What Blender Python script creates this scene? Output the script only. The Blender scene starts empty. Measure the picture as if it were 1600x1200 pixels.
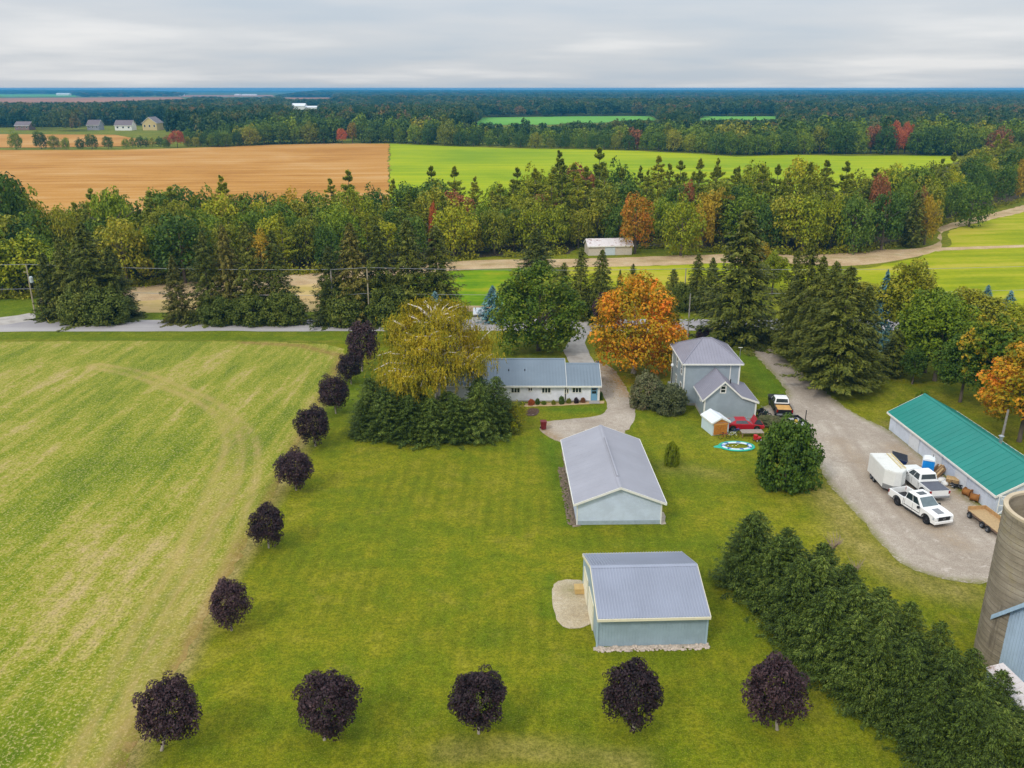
import bpy, bmesh, math, random
import numpy as np
from math import sin, cos, pi, radians, hypot, atan2
from mathutils import Vector, Matrix
from mathutils.geometry import delaunay_2d_cdt
SC = bpy.context.scene
COL = SC.collection
rng = np.random.default_rng(7)
random.seed(7)

# ------------------------------------------------------------------ camera
F = 1330.0; PITCH = radians(19.16); H = 40.0
cam_d = bpy.data.cameras.new('camera')
cam_d.sensor_width = 36.0; cam_d.lens = 36.0 * F / 1600.0
cam_d.clip_start = 0.5; cam_d.clip_end = 40000
cam = bpy.data.objects.new('camera', cam_d); COL.objects.link(cam)
cam.location = (0, 0, H); cam.rotation_euler = (pi / 2 - PITCH, 0, 0)
SC.camera = cam

# ------------------------------------------------------------------ world: veiled autumn sky
SUN_AZ = radians(222)      # clockwise from +Y
SUN_EL = radians(42)
w = bpy.data.worlds.new('World'); SC.world = w; w.use_nodes = True
nt = w.node_tree; nt.nodes.clear()
def wn(t, **k):
    n = nt.nodes.new(t)
    for a, b in k.items(): setattr(n, a, b)
    return n
L = nt.links.new
out = wn('ShaderNodeOutputWorld'); mixs = wn('ShaderNodeMixShader')
bg1 = wn('ShaderNodeBackground'); bg2 = wn('ShaderNodeBackground')
sky = wn('ShaderNodeTexSky', sky_type='NISHITA', sun_disc=False)
sky.sun_elevation = SUN_EL; sky.sun_rotation = SUN_AZ
L(sky.outputs[0], bg1.inputs[0]); bg1.inputs[1].default_value = 0.1
tc = wn('ShaderNodeTexCoord'); sp = wn('ShaderNodeSeparateXYZ'); L(tc.outputs['Generated'], sp.inputs[0])
def wm(op, a, b=None, c=None):
    n = wn('ShaderNodeMath', operation=op)
    for i, x in enumerate((a, b, c)):
        if x is None: continue
        if isinstance(x, (int, float)): n.inputs[i].default_value = x
        else: L(x, n.inputs[i])
    return n.outputs[0]
zc = wm('MAXIMUM', sp.outputs[2], 0.0)
zd = wm('ADD', zc, 0.075)
cx = wm('DIVIDE', sp.outputs[0], zd); cy = wm('DIVIDE', sp.outputs[1], zd)
cv = wn('ShaderNodeCombineXYZ'); L(cx, cv.inputs[0]); L(cy, cv.inputs[1])
nz = wn('ShaderNodeTexNoise'); nz.inputs['Scale'].default_value = 0.34; nz.inputs['Detail'].default_value = 7; nz.inputs['Roughness'].default_value = 0.46
L(cv.outputs[0], nz.inputs['Vector'])
rp = wn('ShaderNodeValToRGB'); L(nz.outputs[0], rp.inputs[0])
e = rp.color_ramp.elements
e[0].position = 0.39; e[0].color = (0.565, 0.635, 0.715, 1)
e[1].position = 0.65; e[1].color = (0.86, 0.865, 0.875, 1)
m_ = e.new(0.52); m_.color = (0.665, 0.70, 0.745, 1)
# overcast brightening towards the zenith (CIE overcast sky), even at the horizon
zen = wm('MULTIPLY_ADD', wm('POWER', zc, 0.9), 1.15, 0.90)
L(rp.outputs[0], bg2.inputs[0]); L(zen, bg2.inputs[1])
mixs.inputs[0].default_value = 0.93
L(bg1.outputs[0], mixs.inputs[1]); L(bg2.outputs[0], mixs.inputs[2]); L(mixs.outputs[0], out.inputs[0])

sl = bpy.data.lights.new('sun', 'SUN'); sl.energy = 1.5; sl.angle = radians(10); sl.color = (1.0, 0.95, 0.87)
so = bpy.data.objects.new('sun', sl); COL.objects.link(so)
sd = Vector((sin(SUN_AZ) * cos(SUN_EL), cos(SUN_AZ) * cos(SUN_EL), sin(SUN_EL)))
so.rotation_euler = sd.to_track_quat('Z', 'Y').to_euler(); so.location = (-50, -55, 90)

HAZE_DENSITY = 0.00014
vs = SC.view_settings
vs.view_transform = 'Standard'; vs.look = 'None'; vs.gamma = 1; vs.use_curve_mapping = False; vs.exposure = 0.0
SC.cycles.max_bounces = 5; SC.cycles.diffuse_bounces = 3; SC.cycles.glossy_bounces = 2
SC.cycles.transmission_bounces = 3; SC.cycles.transparent_max_bounces = 4; SC.cycles.volume_bounces = 0
SC.cycles.caustics_reflective = False; SC.cycles.caustics_refractive = False

# ------------------------------------------------------------------ pixel of the photograph -> ground of the place
def ray(u, v):
    a = (u - 800) / F; b = (v - 600) / F
    return (a, cos(PITCH) - b * sin(PITCH), -(sin(PITCH) + b * cos(PITCH)))
def G(u, v, z=0.0):
    d = ray(u, v); t = (z - H) / d[2]
    return (d[0] * t, d[1] * t)
def ZT(v, Y):                     # height of something standing at depth Y whose top is seen on row v
    d = ray(800, v); return H + Y * d[2] / d[1]
def XA(u, v, Y):                  # x of column u (seen on row v) at depth Y
    d = ray(u, v); return d[0] * Y / d[1]
def ppm(v):
    return -F * ray(800, v)[2] / H

# ------------------------------------------------------------------ materials
def lin(c):
    c = c / 255.0
    return c / 12.92 if c <= 0.04045 else ((c + 0.055) / 1.055) ** 2.4
def A(r, g, b, k=1.0):
    return (min(1, lin(r) * k), min(1, lin(g) * k), min(1, lin(b) * k), 1)
class NT:
    def __init__(s, name):
        s.m = bpy.data.materials.new(name); s.m.use_nodes = True
        s.t = s.m.node_tree; s.t.nodes.clear()
        s.out = s.n('ShaderNodeOutputMaterial'); s.b = s.n('ShaderNodeBsdfPrincipled')
        s.l(s.b.outputs[0], s.out.inputs[0]); s.b.inputs['Specular IOR Level'].default_value = 0.3
        s._pos = None
    def n(s, t, **k):
        q = s.t.nodes.new(t)
        for a, b in k.items(): setattr(q, a, b)
        return q
    def l(s, a, b): s.t.links.new(a, b)
    def pos(s):
        if s._pos is None: s._pos = s.n('ShaderNodeNewGeometry').outputs['Position']
        return s._pos
    def objc(s): return s.n('ShaderNodeTexCoord').outputs['Object']
    def math(s, op, a, b=None, c=None, clamp=False):
        q = s.n('ShaderNodeMath', operation=op, use_clamp=clamp)
        for i, x in enumerate((a, b, c)):
            if x is None: continue
            if isinstance(x, (int, float)): q.inputs[i].default_value = x
            else: s.l(x, q.inputs[i])
        return q.outputs[0]
    def noise(s, scale, detail=3, rough=0.55, vec=None, stretch=None, rot=0.0, dist=0.0):
        q = s.n('ShaderNodeTexNoise'); q.inputs['Scale'].default_value = scale
        q.inputs['Detail'].default_value = detail; q.inputs['Roughness'].default_value = rough
        q.inputs['Distortion'].default_value = dist
        v = vec if vec is not None else s.pos()
        if stretch or rot:
            mp = s.n('ShaderNodeMapping'); s.l(v, mp.inputs[0])
            mp.vector_type = 'TEXTURE'
            if stretch: mp.inputs['Scale'].default_value = tuple(1.0 / q_ for q_ in stretch)
            mp.inputs['Rotation'].default_value = (0, 0, rot)
            v = mp.outputs[0]
        s.l(v, q.inputs['Vector'])
        return q.outputs[0]
    def ramp(s, fac, stops, const=False):
        q = s.n('ShaderNodeValToRGB'); s.l(fac, q.inputs[0]); e = q.color_ramp.elements
        if const: q.color_ramp.interpolation = 'CONSTANT'
        e[0].position, e[0].color = stops[0]; e[1].position, e[1].color = stops[-1]
        for p, c in stops[1:-1]:
            x = e.new(p); x.color = c
        return q.outputs[0]
    def sm(s, x, a, b):          # smoothstep a..b
        q = s.n('ShaderNodeMapRange', interpolation_type='SMOOTHSTEP')
        s.l(x, q.inputs[0]); q.inputs[1].default_value = a; q.inputs[2].default_value = b
        return q.outputs[0]
    def mix(s, f, a, b, blend='MIX'):
        q = s.n('ShaderNodeMix', data_type='RGBA', blend_type=blend)
        for i, x in ((0, f), (6, a), (7, b)):
            if isinstance(x, (int, float)): q.inputs[i].default_value = x
            elif isinstance(x, tuple): q.inputs[i].default_value = x
            else: s.l(x, q.inputs[i])
        return q.outputs[2]
    def attr(s, name):
        q = s.n('ShaderNodeAttribute'); q.attribute_name = name; return q.outputs['Fac']
    def bump(s, h, strength=0.4, dist=0.1):
        q = s.n('ShaderNodeBump'); q.inputs['Strength'].default_value = strength; q.inputs['Distance'].default_value = dist
        s.l(h, q.inputs['Height']); s.l(q.outputs[0], s.b.inputs['Normal'])
    def base(s, c, rough=0.8, metal=0.0, spec=None):
        if isinstance(c, tuple): s.b.inputs['Base Color'].default_value = c
        else: s.l(c, s.b.inputs['Base Color'])
        s.b.inputs['Roughness'].default_value = rough; s.b.inputs['Metallic'].default_value = metal
        if spec is not None: s.b.inputs['Specular IOR Level'].default_value = spec
        return s.m
_pc = {}
def plain(name, c, rough=0.6, metal=0.0, var=0.12, scale=3.0, spec=0.4, dirt=0.0, bump=0.0):
    """painted / plastic / wood surface: a colour with slight procedural unevenness"""
    if name in _pc: return _pc[name]
    t = NT(name); oc = t.objc()
    n1 = t.noise(scale, 4, 0.6, vec=oc)
    d = tuple(x * (1 - var) for x in c[:3]) + (1,); e_ = tuple(min(1, x * (1 + var)) for x in c[:3]) + (1,)
    col = t.ramp(n1, [(0.3, d), (0.7, e_)])
    if dirt:
        n2 = t.sm(t.noise(scale * 0.5, 6, 0.7, vec=oc), 0.52, 0.72)
        col = t.mix(t.math('MULTIPLY', n2, dirt), col, A(105, 92, 74))
    if bump: t.bump(t.noise(scale * 12, 3, 0.6, vec=oc), bump, 0.02)
    _pc[name] = t.base(col, rough, metal, spec); return _pc[name]

# ------------------------------------------------------------------ object helpers
def tag(o, label=None, cat=None, group=None, kind=None):
    if label: o['label'] = label
    if cat: o['category'] = cat
    if group: o['group'] = group
    if kind: o['kind'] = kind
    return o
def thing(name, label, cat, loc=(0, 0, 0), rz=0.0, group=None):
    o = bpy.data.objects.new(name, None); COL.objects.link(o)
    o.empty_display_size = 0.3; o.location = loc; o.rotation_euler = (0, 0, rz)
    return tag(o, label, cat, group)
def add(name, me, m=None, parent=None, loc=(0, 0, 0), rot=(0, 0, 0), sc=(1, 1, 1)):
    o = bpy.data.objects.new(name, me); COL.objects.link(o)
    if parent is not None: o.parent = parent
    o.location = loc; o.rotation_euler = rot; o.scale = sc
    if m is not None:
        if not me.materials: me.materials.append(m)
        elif me.materials[0] is not m:
            o.material_slots[0].link = 'OBJECT'; o.material_slots[0].material = m
    return o
def copy_tree(o, parent=None):
    c = o.copy(); COL.objects.link(c); c.parent = parent
    for ch in list(o.children): copy_tree(ch, c)
    return c
class MB:
    def __init__(s): s.v = []; s.f = []
    def poly(s, pts):
        i = len(s.v); s.v += [tuple(p) for p in pts]; s.f.append(list(range(i, i + len(pts)))); return s
    def box(s, x0, x1, y0, y1, z0, z1, M=None):
        i = len(s.v)
        p = [(x0, y0, z0), (x1, y0, z0), (x1, y1, z0), (x0, y1, z0), (x0, y0, z1), (x1, y0, z1), (x1, y1, z1), (x0, y1, z1)]
        if M is not None: p = [tuple(M @ Vector(q)) for q in p]
        s.v += p
        s.f += [[i + a for a in q] for q in ((0, 3, 2, 1), (4, 5, 6, 7), (0, 1, 5, 4), (1, 2, 6, 5), (2, 3, 7, 6), (3, 0, 4, 7))]
        return s
    def hexa(s, b, t):           # bottom quad and top quad, both counter-clockwise seen from above
        i = len(s.v); s.v += [tuple(q) for q in b] + [tuple(q) for q in t]
        s.f += [[i + a for a in q] for q in ((0, 3, 2, 1), (4, 5, 6, 7), (0, 1, 5, 4), (1, 2, 6, 5), (2, 3, 7, 6), (3, 0, 4, 7))]
        return s
    def prism(s, prof, a0, a1, axis='y'):   # profile polygon extruded along an axis; prof in (x,z) for y, (y,z) for x, (x,y) for z
        i = len(s.v); n = len(prof)
        def P(q, a):
            return {'y': (q[0], a, q[1]), 'x': (a, q[0], q[1]), 'z': (q[0], q[1], a)}[axis]
        s.v += [P(q, a0) for q in prof] + [P(q, a1) for q in prof]
        s.f.append([i + k for k in range(n)]); s.f.append([i + n + k for k in reversed(range(n))])
        for k in range(n):
            j = (k + 1) % n; s.f.append([i + k, i + n + k, i + n + j, i + j])
        return s
    def tube(s, pts, rad, n=8, cap=True):
        pts = [Vector(p) for p in pts]; rad = rad if isinstance(rad, (list, tuple)) else [rad] * len(pts)
        rings = []
        for k, p in enumerate(pts):
            d = (pts[min(k + 1, len(pts) - 1)] - pts[max(k - 1, 0)]).normalized()
            a = d.cross(Vector((0, 0, 1)) if abs(d.z) < 0.9 else Vector((1, 0, 0))).normalized(); b = d.cross(a)
            i = len(s.v); rings.append(i)
            for q in range(n):
                t = 2 * pi * q / n; s.v.append(tuple(p + (a * cos(t) + b * sin(t)) * rad[k]))
        for k in range(len(rings) - 1):
            for q in range(n):
                r = (q + 1) % n; s.f.append([rings[k] + q, rings[k] + r, rings[k + 1] + r, rings[k + 1] + q])
        if cap:
            s.f.append([rings[0] + q for q in reversed(range(n))]); s.f.append([rings[-1] + q for q in range(n)])
        return s
    def lathe(s, prof, n=16, c=(0, 0)):     # prof: (radius, z)
        rings = []
        for r, z in prof:
            rings.append(len(s.v))
            for q in range(n):
                t = 2 * pi * q / n; s.v.append((c[0] + r * cos(t), c[1] + r * sin(t), z))
        for k in range(len(rings) - 1):
            for q in range(n):
                r = (q + 1) % n; s.f.append([rings[k] + q, rings[k] + r, rings[k + 1] + r, rings[k + 1] + q])
        return s
    def mesh(s, name, smooth=False):
        me = bpy.data.meshes.new(name); me.from_pydata(s.v, [], s.f)
        bm = bmesh.new(); bm.from_mesh(me); bmesh.ops.recalc_face_normals(bm, faces=bm.faces); bm.to_mesh(me); bm.free()
        if smooth:
            for p in me.polygons: p.use_smooth = True
        return me
    def build(s, name, m, parent=None, loc=(0, 0, 0), rot=(0, 0, 0), bevel=0.0, smooth=False, kind=None):
        o = add(name, s.mesh(name, smooth), m, parent, loc, rot)
        if bevel:
            b = o.modifiers.new('bevel', 'BEVEL'); b.width = bevel; b.segments = 2; b.limit_method = 'ANGLE'; b.angle_limit = radians(30)
        if kind: o['kind'] = kind
        return o
# ------------------------------------------------------------------ ground sheets
def jitter_line(pts, step, amp, closed=True):
    res = []; n = len(pts); last = n if closed else n - 1
    for i in range(last):
        a = np.array(pts[i]); b = np.array(pts[(i + 1) % n]); d = b - a; L_ = np.hypot(*d)
        k = max(1, min(400, int(L_ / step)))
        nrm = np.array((-d[1], d[0])) / max(L_, 1e-6)
        for j in range(k):
            o = rng.normal(0, amp) if j else rng.normal(0, amp * 0.4)
            res.append(a + d * (j / k) + nrm * o)
    if not closed: res.append(np.array(pts[-1]))
    return np.array(res)
def smooth_closed(pts, it=2, closed=True):
    P = np.array(pts, float)
    for _ in range(it):
        if closed:
            Q = np.roll(P, -1, 0); P = np.stack([P * .75 + Q * .25, P * .25 + Q * .75], 1).reshape(-1, 2)
        else:
            a, b = P[:-1], P[1:]; M = np.stack([a * .75 + b * .25, a * .25 + b * .75], 1).reshape(-1, 2)
            P = np.vstack([P[:1], M, P[-1:]])
    return P
def inside(P, poly):
    x, y = P[:, 0], P[:, 1]; poly = np.asarray(poly); r = np.zeros(len(P), bool); j = len(poly) - 1
    for i in range(len(poly)):
        xi, yi = poly[i]; xj, yj = poly[j]
        c = ((yi > y) != (yj > y)) & (x < (xj - xi) * (y - yi) / (yj - yi + 1e-12) + xi)
        r ^= c; j = i
    return r
def dist_line(P, line):
    line = np.asarray(line); d = np.full(len(P), 1e9)
    for a, b in zip(line[:-1], line[1:]):
        ab = b - a; t = np.clip(((P - a) @ ab) / max(ab @ ab, 1e-9), 0, 1)
        d = np.minimum(d, np.hypot(*(P - a - t[:, None] * ab).T))
    return d
def sheet(name, poly, z, m, grid=0.0, box=None, attrs=None, kind='structure', jit=(0, 0)):
    poly = np.asarray(poly, float)
    if jit[1]: poly = jitter_line(poly, jit[0], jit[1])
    pts = [Vector(p) for p in poly]; n = len(pts)
    if grid:
        x0, y0 = poly.min(0); x1, y1 = poly.max(0)
        if box: x0, y0, x1, y1 = max(x0, box[0]), max(y0, box[1]), min(x1, box[2]), min(y1, box[3])
        gx, gy = np.meshgrid(np.arange(x0 + grid * .3, x1, grid), np.arange(y0 + grid * .3, y1, grid))
        g = np.stack([gx.ravel(), gy.ravel()], 1) + rng.uniform(-.2, .2, (gx.size, 2)) * grid
        g = g[inside(g, poly)]
        pts += [Vector(p) for p in g]
    edges = [(i, (i + 1) % n) for i in range(n)]
    V, E_, F_, *_r = delaunay_2d_cdt(pts, edges, [], 1, 1e-5)
    me = bpy.data.meshes.new(name); me.from_pydata([(p[0], p[1], 0) for p in V], [], [list(f) for f in F_])
    bm = bmesh.new(); bm.from_mesh(me)
    for f in bm.faces:
        if f.normal.z < 0: f.normal_flip()
    bm.to_mesh(me); bm.free()
    if attrs:
        P = np.array([(p[0], p[1]) for p in V])
        for k, fn in attrs.items():
            at = me.attributes.new(k, 'FLOAT', 'POINT'); at.data.foreach_set('value', np.asarray(fn(P), np.float32))
    o = add(name, me, m, None, (0, 0, z)); o['kind'] = kind
    return o
def px(*uv): return [G(u, v) for u, v in uv]
def fall(d, a, b): return np.clip((b - d) / (b - a), 0, 1)

# --- materials of the ground
def lawn_mat():
    t = NT('mown_lawn')
    big = t.noise(0.045, 4, 0.6); mid = t.noise(0.35, 4, 0.62); fine = t.noise(3.6, 5, 0.8); micro = t.noise(10, 2, 0.6)
    c = t.ramp(t.math('ADD', t.math('MULTIPLY', big, 0.5), t.math('MULTIPLY', mid, 0.5)),
               [(0.36, A(92, 114, 8)), (0.46, A(117, 128, 11)), (0.54, A(136, 136, 17)), (0.64, A(158, 150, 46))])
    # mowing stripes
    for (rot, per, st) in ((0.03, 1.35, 0.34), (pi / 2 + 0.03, 1.2, 0.07)):
        wv = t.n('ShaderNodeTexWave'); wv.inputs['Scale'].default_value = 0.314 / per; wv.inputs['Distortion'].default_value = 0.9
        wv.inputs['Detail'].default_value = 2; wv.inputs['Detail Scale'].default_value = 0.6
        mp = t.n('ShaderNodeMapping'); t.l(t.pos(), mp.inputs[0]); mp.inputs['Rotation'].default_value = (0, 0, rot); t.l(mp.outputs[0], wv.inputs[0])
        pat = t.math('MULTIPLY', t.sm(t.noise(0.06, 2, 0.5, stretch=(1, 1.4, 1)), 0.40, 0.62), st)
        c = t.mix(t.math('MULTIPLY', wv.outputs[1], pat), c, A(70, 84, 4))
    dry = t.sm(t.noise(0.22, 5, 0.7, dist=0.6), 0.57, 0.75)
    c = t.mix(t.math('MULTIPLY', dry, 0.5), c, A(158, 142, 66))
    c = t.mix(t.attr('wear'), c, t.ramp(mid, [(0.35, A(150, 124, 76)), (0.65, A(186, 164, 112))]))
    c = t.mix(t.attr('lush'), c, t.ramp(mid, [(0.35, A(60, 104, 8)), (0.65, A(88, 128, 14))]))
    blot = t.noise(1.1, 4, 0.72); c = t.mix(t.sm(blot, 0.36, 0.56), t.mix(0.38, c, A(66, 78, 2)), c); c = t.mix(t.math('MULTIPLY', t.sm(blot, 0.55, 0.72), 0.32), c, A(160, 150, 50))
    c = t.mix(t.sm(fine, 0.39, 0.60), t.mix(0.6, c, A(60, 70, 2)), c)
    c = t.mix(t.math('MULTIPLY', t.sm(micro, 0.5, 0.72), 0.45), c, A(172, 166, 66))
    wood = t.attr('wood')
    c = t.mix(wood, c, t.ramp(t.noise(0.05, 4, 0.6), [(0.3, A(44, 56, 24)), (0.7, A(84, 84, 40))]))
    t.bump(t.math('ADD', t.math('MULTIPLY', fine, 0.7), t.math('MULTIPLY', micro, 0.5)), 0.55, 0.12)
    return t.base(c, 0.95, 0, 0.12)
ROWDIR = atan2(G(420, 760)[1] - G(250, 1000)[1], G(420, 760)[0] - G(250, 1000)[0])
def field_mat():
    t = NT('harvested_field')
    patch = t.noise(0.07, 4, 0.66, stretch=(0.55, 1.3, 1), rot=ROWDIR); rows = t.noise(0.55, 4, 0.68, stretch=(0.10, 1.0, 1), rot=ROWDIR, dist=0.25)
    fine = t.noise(1.1, 5, 0.8); micro = t.noise(4.2, 3, 0.75)
    g = t.math('ADD', t.math('MULTIPLY', patch, 0.46), t.math('ADD', t.math('MULTIPLY', rows, 0.36), t.math('ADD', t.math('MULTIPLY', fine, 0.34), t.math('MULTIPLY', micro, 0.14))))
    c = t.ramp(g, [(0.51, A(184, 160, 112)), (0.575, A(166, 152, 84)), (0.62, A(144, 144, 44)), (0.68, A(116, 130, 22)), (0.77, A(82, 106, 6))])
    c = t.mix(t.sm(micro, 0.50, 0.66), c, t.mix(0.6, c, A(208, 186, 128)))
    c = t.mix(t.sm(micro, 0.50, 0.36), c, t.mix(0.6, c, A(84, 100, 22)))
    soil = t.ramp(fine, [(0.3, A(158, 126, 78)), (0.7, A(206, 176, 122))])
    c = t.mix(t.math('MULTIPLY', t.attr('wear'), t.sm(t.math('ADD', rows, t.math('MULTIPLY', fine, 0.6)), 0.58, 0.92)), c, soil)
    c = t.mix(t.math('MULTIPLY', t.attr('margin'), t.sm(fine, 0.25, 0.6)), c, A(140, 108, 66))
    t.bump(t.math('ADD', fine, micro), 0.6, 0.15)
    return t.base(c, 0.95, 0, 0.1)
def crop_mat(name, stops, rot, rowscale=(0.02, 1, 1), fs=0.02):
    t = NT(name)
    a = t.noise(fs, 5, 0.6, dist=0.3); b = t.noise(0.18, 4, 0.6, stretch=rowscale, rot=rot); f = t.noise(0.8, 3, 0.7)
    c = t.ramp(t.math('ADD', t.math('MULTIPLY', a, 0.45), t.math('ADD', t.math('MULTIPLY', b, 0.4), t.math('MULTIPLY', f, 0.15))), stops)
    t.bump(f, 0.3, 0.2)
    return t.base(c, 0.95, 0, 0.1)
def gravel_mat(name, cols, edge=None):
    t = NT(name)
    a = t.noise(0.16, 5, 0.62); f = t.noise(2.2, 4, 0.7); g = t.noise(11, 3, 0.75)
    c = t.ramp(t.math('ADD', t.math('MULTIPLY', a, 0.65), t.math('MULTIPLY', f, 0.35)), cols)
    c = t.mix(t.sm(g, 0.38, 0.6), t.mix(0.45, c, A(104, 92, 82)), c); tt = t.noise(0.9, 5, 0.75, dist=.8); c = t.mix(t.math('MULTIPLY', t.sm(tt, 0.55, 0.70), 0.5), c, A(150, 134, 122)); c = t.mix(t.math('MULTIPLY', t.sm(tt, 0.44, 0.30), 0.5), c, A(214, 202, 190))
    c = t.mix(t.math('MULTIPLY', t.attr('wear'), t.sm(f, 0.3, 0.6)), c, A(150, 122, 84))
    c = t.mix(t.math('MULTIPLY', t.attr('rut'), t.math('MULTIPLY', t.sm(a, 0.35, 0.6), 0.55)), c, A(146, 130, 116))
    c = t.mix(t.math('MULTIPLY', t.attr('grassy'), t.sm(f, 0.38, 0.52)), c, A(112, 112, 30))
    t.bump(t.math('ADD', g, f), 0.5, 0.06)
    return t.base(c, 0.92, 0, 0.15)
M_LAWN = lawn_mat(); M_FIELD = field_mat()
M_GRAVEL = gravel_mat('pale_gravel', [(0.33, A(158, 145, 130)), (0.5, A(183, 170, 154)), (0.66, A(205, 194, 178))])
M_DIRT = gravel_mat('sandy_track', [(0.33, A(172, 140, 98)), (0.5, A(202, 172, 128)), (0.66, A(222, 198, 158))])
def road_mat():
    t = NT('worn_asphalt')
    f = t.noise(0.5, 4, 0.6, stretch=(0.06, 1, 1)); g = t.noise(6, 3, 0.7)
    c = t.ramp(f, [(0.3, A(158, 153, 153)), (0.7, A(184, 179, 176))])
    c = t.mix(t.attr('lane'), c, A(136, 131, 136))
    c = t.mix(t.math('MULTIPLY', t.sm(g, 0.45, 0.7), 0.25), c, A(120, 115, 115))
    return t.base(c, 0.85, 0, 0.25)
M_ROAD = road_mat()
def concrete_mat(name, lo, hi, sc=0.6):
    t = NT(name); a = t.noise(sc, 5, 0.65); g = t.noise(9, 3, 0.7)
    c = t.mix(t.math('MULTIPLY', t.sm(g, 0.5, 0.7), 0.3), t.ramp(a, [(0.32, lo), (0.68, hi)]), lo)
    t.bump(g, 0.2, 0.02); return t.base(c, 0.9, 0, 0.2)
M_PAVED = concrete_mat('driveway_surface', A(160, 152, 144), A(190, 184, 176))

# --- the lines of the place
edge_field = smooth_closed(px((190, 1215), (232, 1120), (300, 1010), (362, 890), (420, 790), (470, 690), (512, 610), (540, 560)), 2, False)
track = smooth_closed(px((150, 572), (215, 583), (270, 605), (335, 632), (362, 665), (368, 700), (352, 745), (325, 800), (290, 880), (240, 960), (195, 1050), (140, 1190)), 2, False)
track2 = smooth_closed(px((362, 655), (386, 680), (392, 720), (378, 780), (350, 850), (310, 940), (262, 1040), (215, 1150)), 2, False)

def lawn_wear(P):
    w_ = 0.85 * fall(dist_line(P, edge_field), 0.3, 1.5)
    for line, wd, k in ((px((1290, 770), (1340, 850), (1410, 900), (1500, 925)), 3.2, 0.55), (px((1260, 660), (1300, 740), (1330, 800)), 1.6, 0.4),
                        (px((1385, 660), (1440, 700), (1500, 755), (1548, 800)), 1.6, 0.5), (px((700, 1175), (800, 1172), (900, 1180), (1000, 1192)), 1.6, 0.45),
                        (px((1040, 730), (1090, 735), (1130, 742)), 2.6, 0.28), (px((1180, 545), (1240, 600), (1330, 660)), 1.5, 0.35),
                        (px((0, 533), (300, 532), (520, 534)), 1.2, 0.2), (px((880, 705), (892, 760), (904, 815)), 0.8, 0.2)):
        w_ = np.maximum(w_, k * fall(dist_line(P, line), 0.2, wd))
    return w_
def lawn_lush(P):
    w_ = np.zeros(len(P))
    for line, wd, k in ((px((860, 690), (880, 760), (893, 815)), 2.2, 0.8), (px((870, 640), (935, 640)), 2.0, 0.9), (px((1170, 560), (1195, 590), (1215, 612)), 4.5, 0.85),
                        (px((560, 590), (548, 640)), 5, 0.6), (px((0, 530), (560, 529)), 1.5, 0.7), (px((860, 900), (855, 960)), 1.2, 0.6), (px((1040, 560), (1060, 540)), 4, 0.6),
                        (px((1000, 650), (1060, 660), (1100, 690)), 3.0, 0.35), (px((900, 850), (1090, 850)), 1.5, 0.3)):
        w_ = np.maximum(w_, k * fall(dist_line(P, line), 0.3, wd))
    return w_
sheet('ground', [(-14000, -60), (14000, -60), (14000, 16000), (-14000, 16000)], 0, M_LAWN, 1.1, (-75, 22, 75, 140),
      {'wear': lawn_wear, 'lush': lawn_lush, 'wood': lambda P: np.clip((P[:, 1] - 260) / 100, 0, 1)})
# harvested field on the left
fp = list(map(tuple, px((-420, 1215)))) + [tuple(p) for p in edge_field] + px((538, 545), (510, 538), (420, 534), (200, 533), (0, 534), (-420, 534))
sheet('harvested_field', fp, 0.012, M_FIELD, 0.6, (-75, 22, 0, 140), {
    'wear': lambda P: np.maximum(0.6 * fall(np.abs(dist_line(P, track) - 0.9), 0.1, 0.9), 0.6 * fall(np.abs(dist_line(P, track2) - .9), 0.1, 0.6)),
    'margin': lambda P: np.maximum(0.7 * fall(dist_line(P, edge_field), 0.3, 1.6), 0.8 * fall(dist_line(P, px((380, 535), (470, 540), (535, 556), (520, 590))), 0.2, 1.4))}, jit=(0.7, 0.16))
# county road, 7.6 m wide
Y0, Y1 = 139.4, 147.2
sheet('road', [(-700, Y0), (900, Y0 + 9), (900, Y1 + 9), (-700, Y1)], 0.03, M_ROAD, 1.6, (-110, 130, 110, 160),
      {'lane': lambda P: 0.75 * np.exp(-((P[:, 1] - (Y0 + (P[:, 0] + 700) * 9 / 1600) - 5.4) / 1.2) ** 2) + 0.25 * np.exp(-((P[:, 1] - (Y0 + (P[:, 0] + 700) * 9 / 1600) - 2.2) / 0.7) ** 2)}, jit=(3, 0.12))
sheet('side_road', smooth_closed(px((-80, 515), (0, 509), (56, 500), (54, 488), (20, 494), (-80, 505)), 1), 0.034, M_PAVED, jit=(1.5, 0.12))
# ranch house drive: paved upper part, gravel below
sheet('paved_driveway', px((880, 548), (892, 530), (902, 512), (900, 500), (948, 500), (936, 512), (918, 524), (914, 536), (922, 556), (934, 575), (900, 573), (889, 566)), 0.038, M_PAVED, jit=(1.2, 0.05))
gd = smooth_closed(px((896, 571), (933, 573), (928, 560), (958, 575), (975, 600), (990, 628), (994, 650), (986, 668), (960, 690), (900, 700), (872, 690), (858, 684), (842, 672), (845, 660), (868, 657), (925, 652), (946, 646), (950, 634), (944, 620), (930, 600), (905, 590)), 2)
sheet('gravel_driveway', gd, 0.018, M_GRAVEL, 0.8, None, {
    'wear': lambda P: np.maximum(0.9 * fall(dist_line(P, px((938, 565), (965, 585), (985, 615))), 0.6, 2.6), 0.8 * fall(dist_line(P, px((850, 662), (850, 676), (872, 686))), 0.3, 1.4)),
    'grassy': lambda P: 0.0 * P[:, 0]}, jit=(0.6, 0.12))
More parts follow.
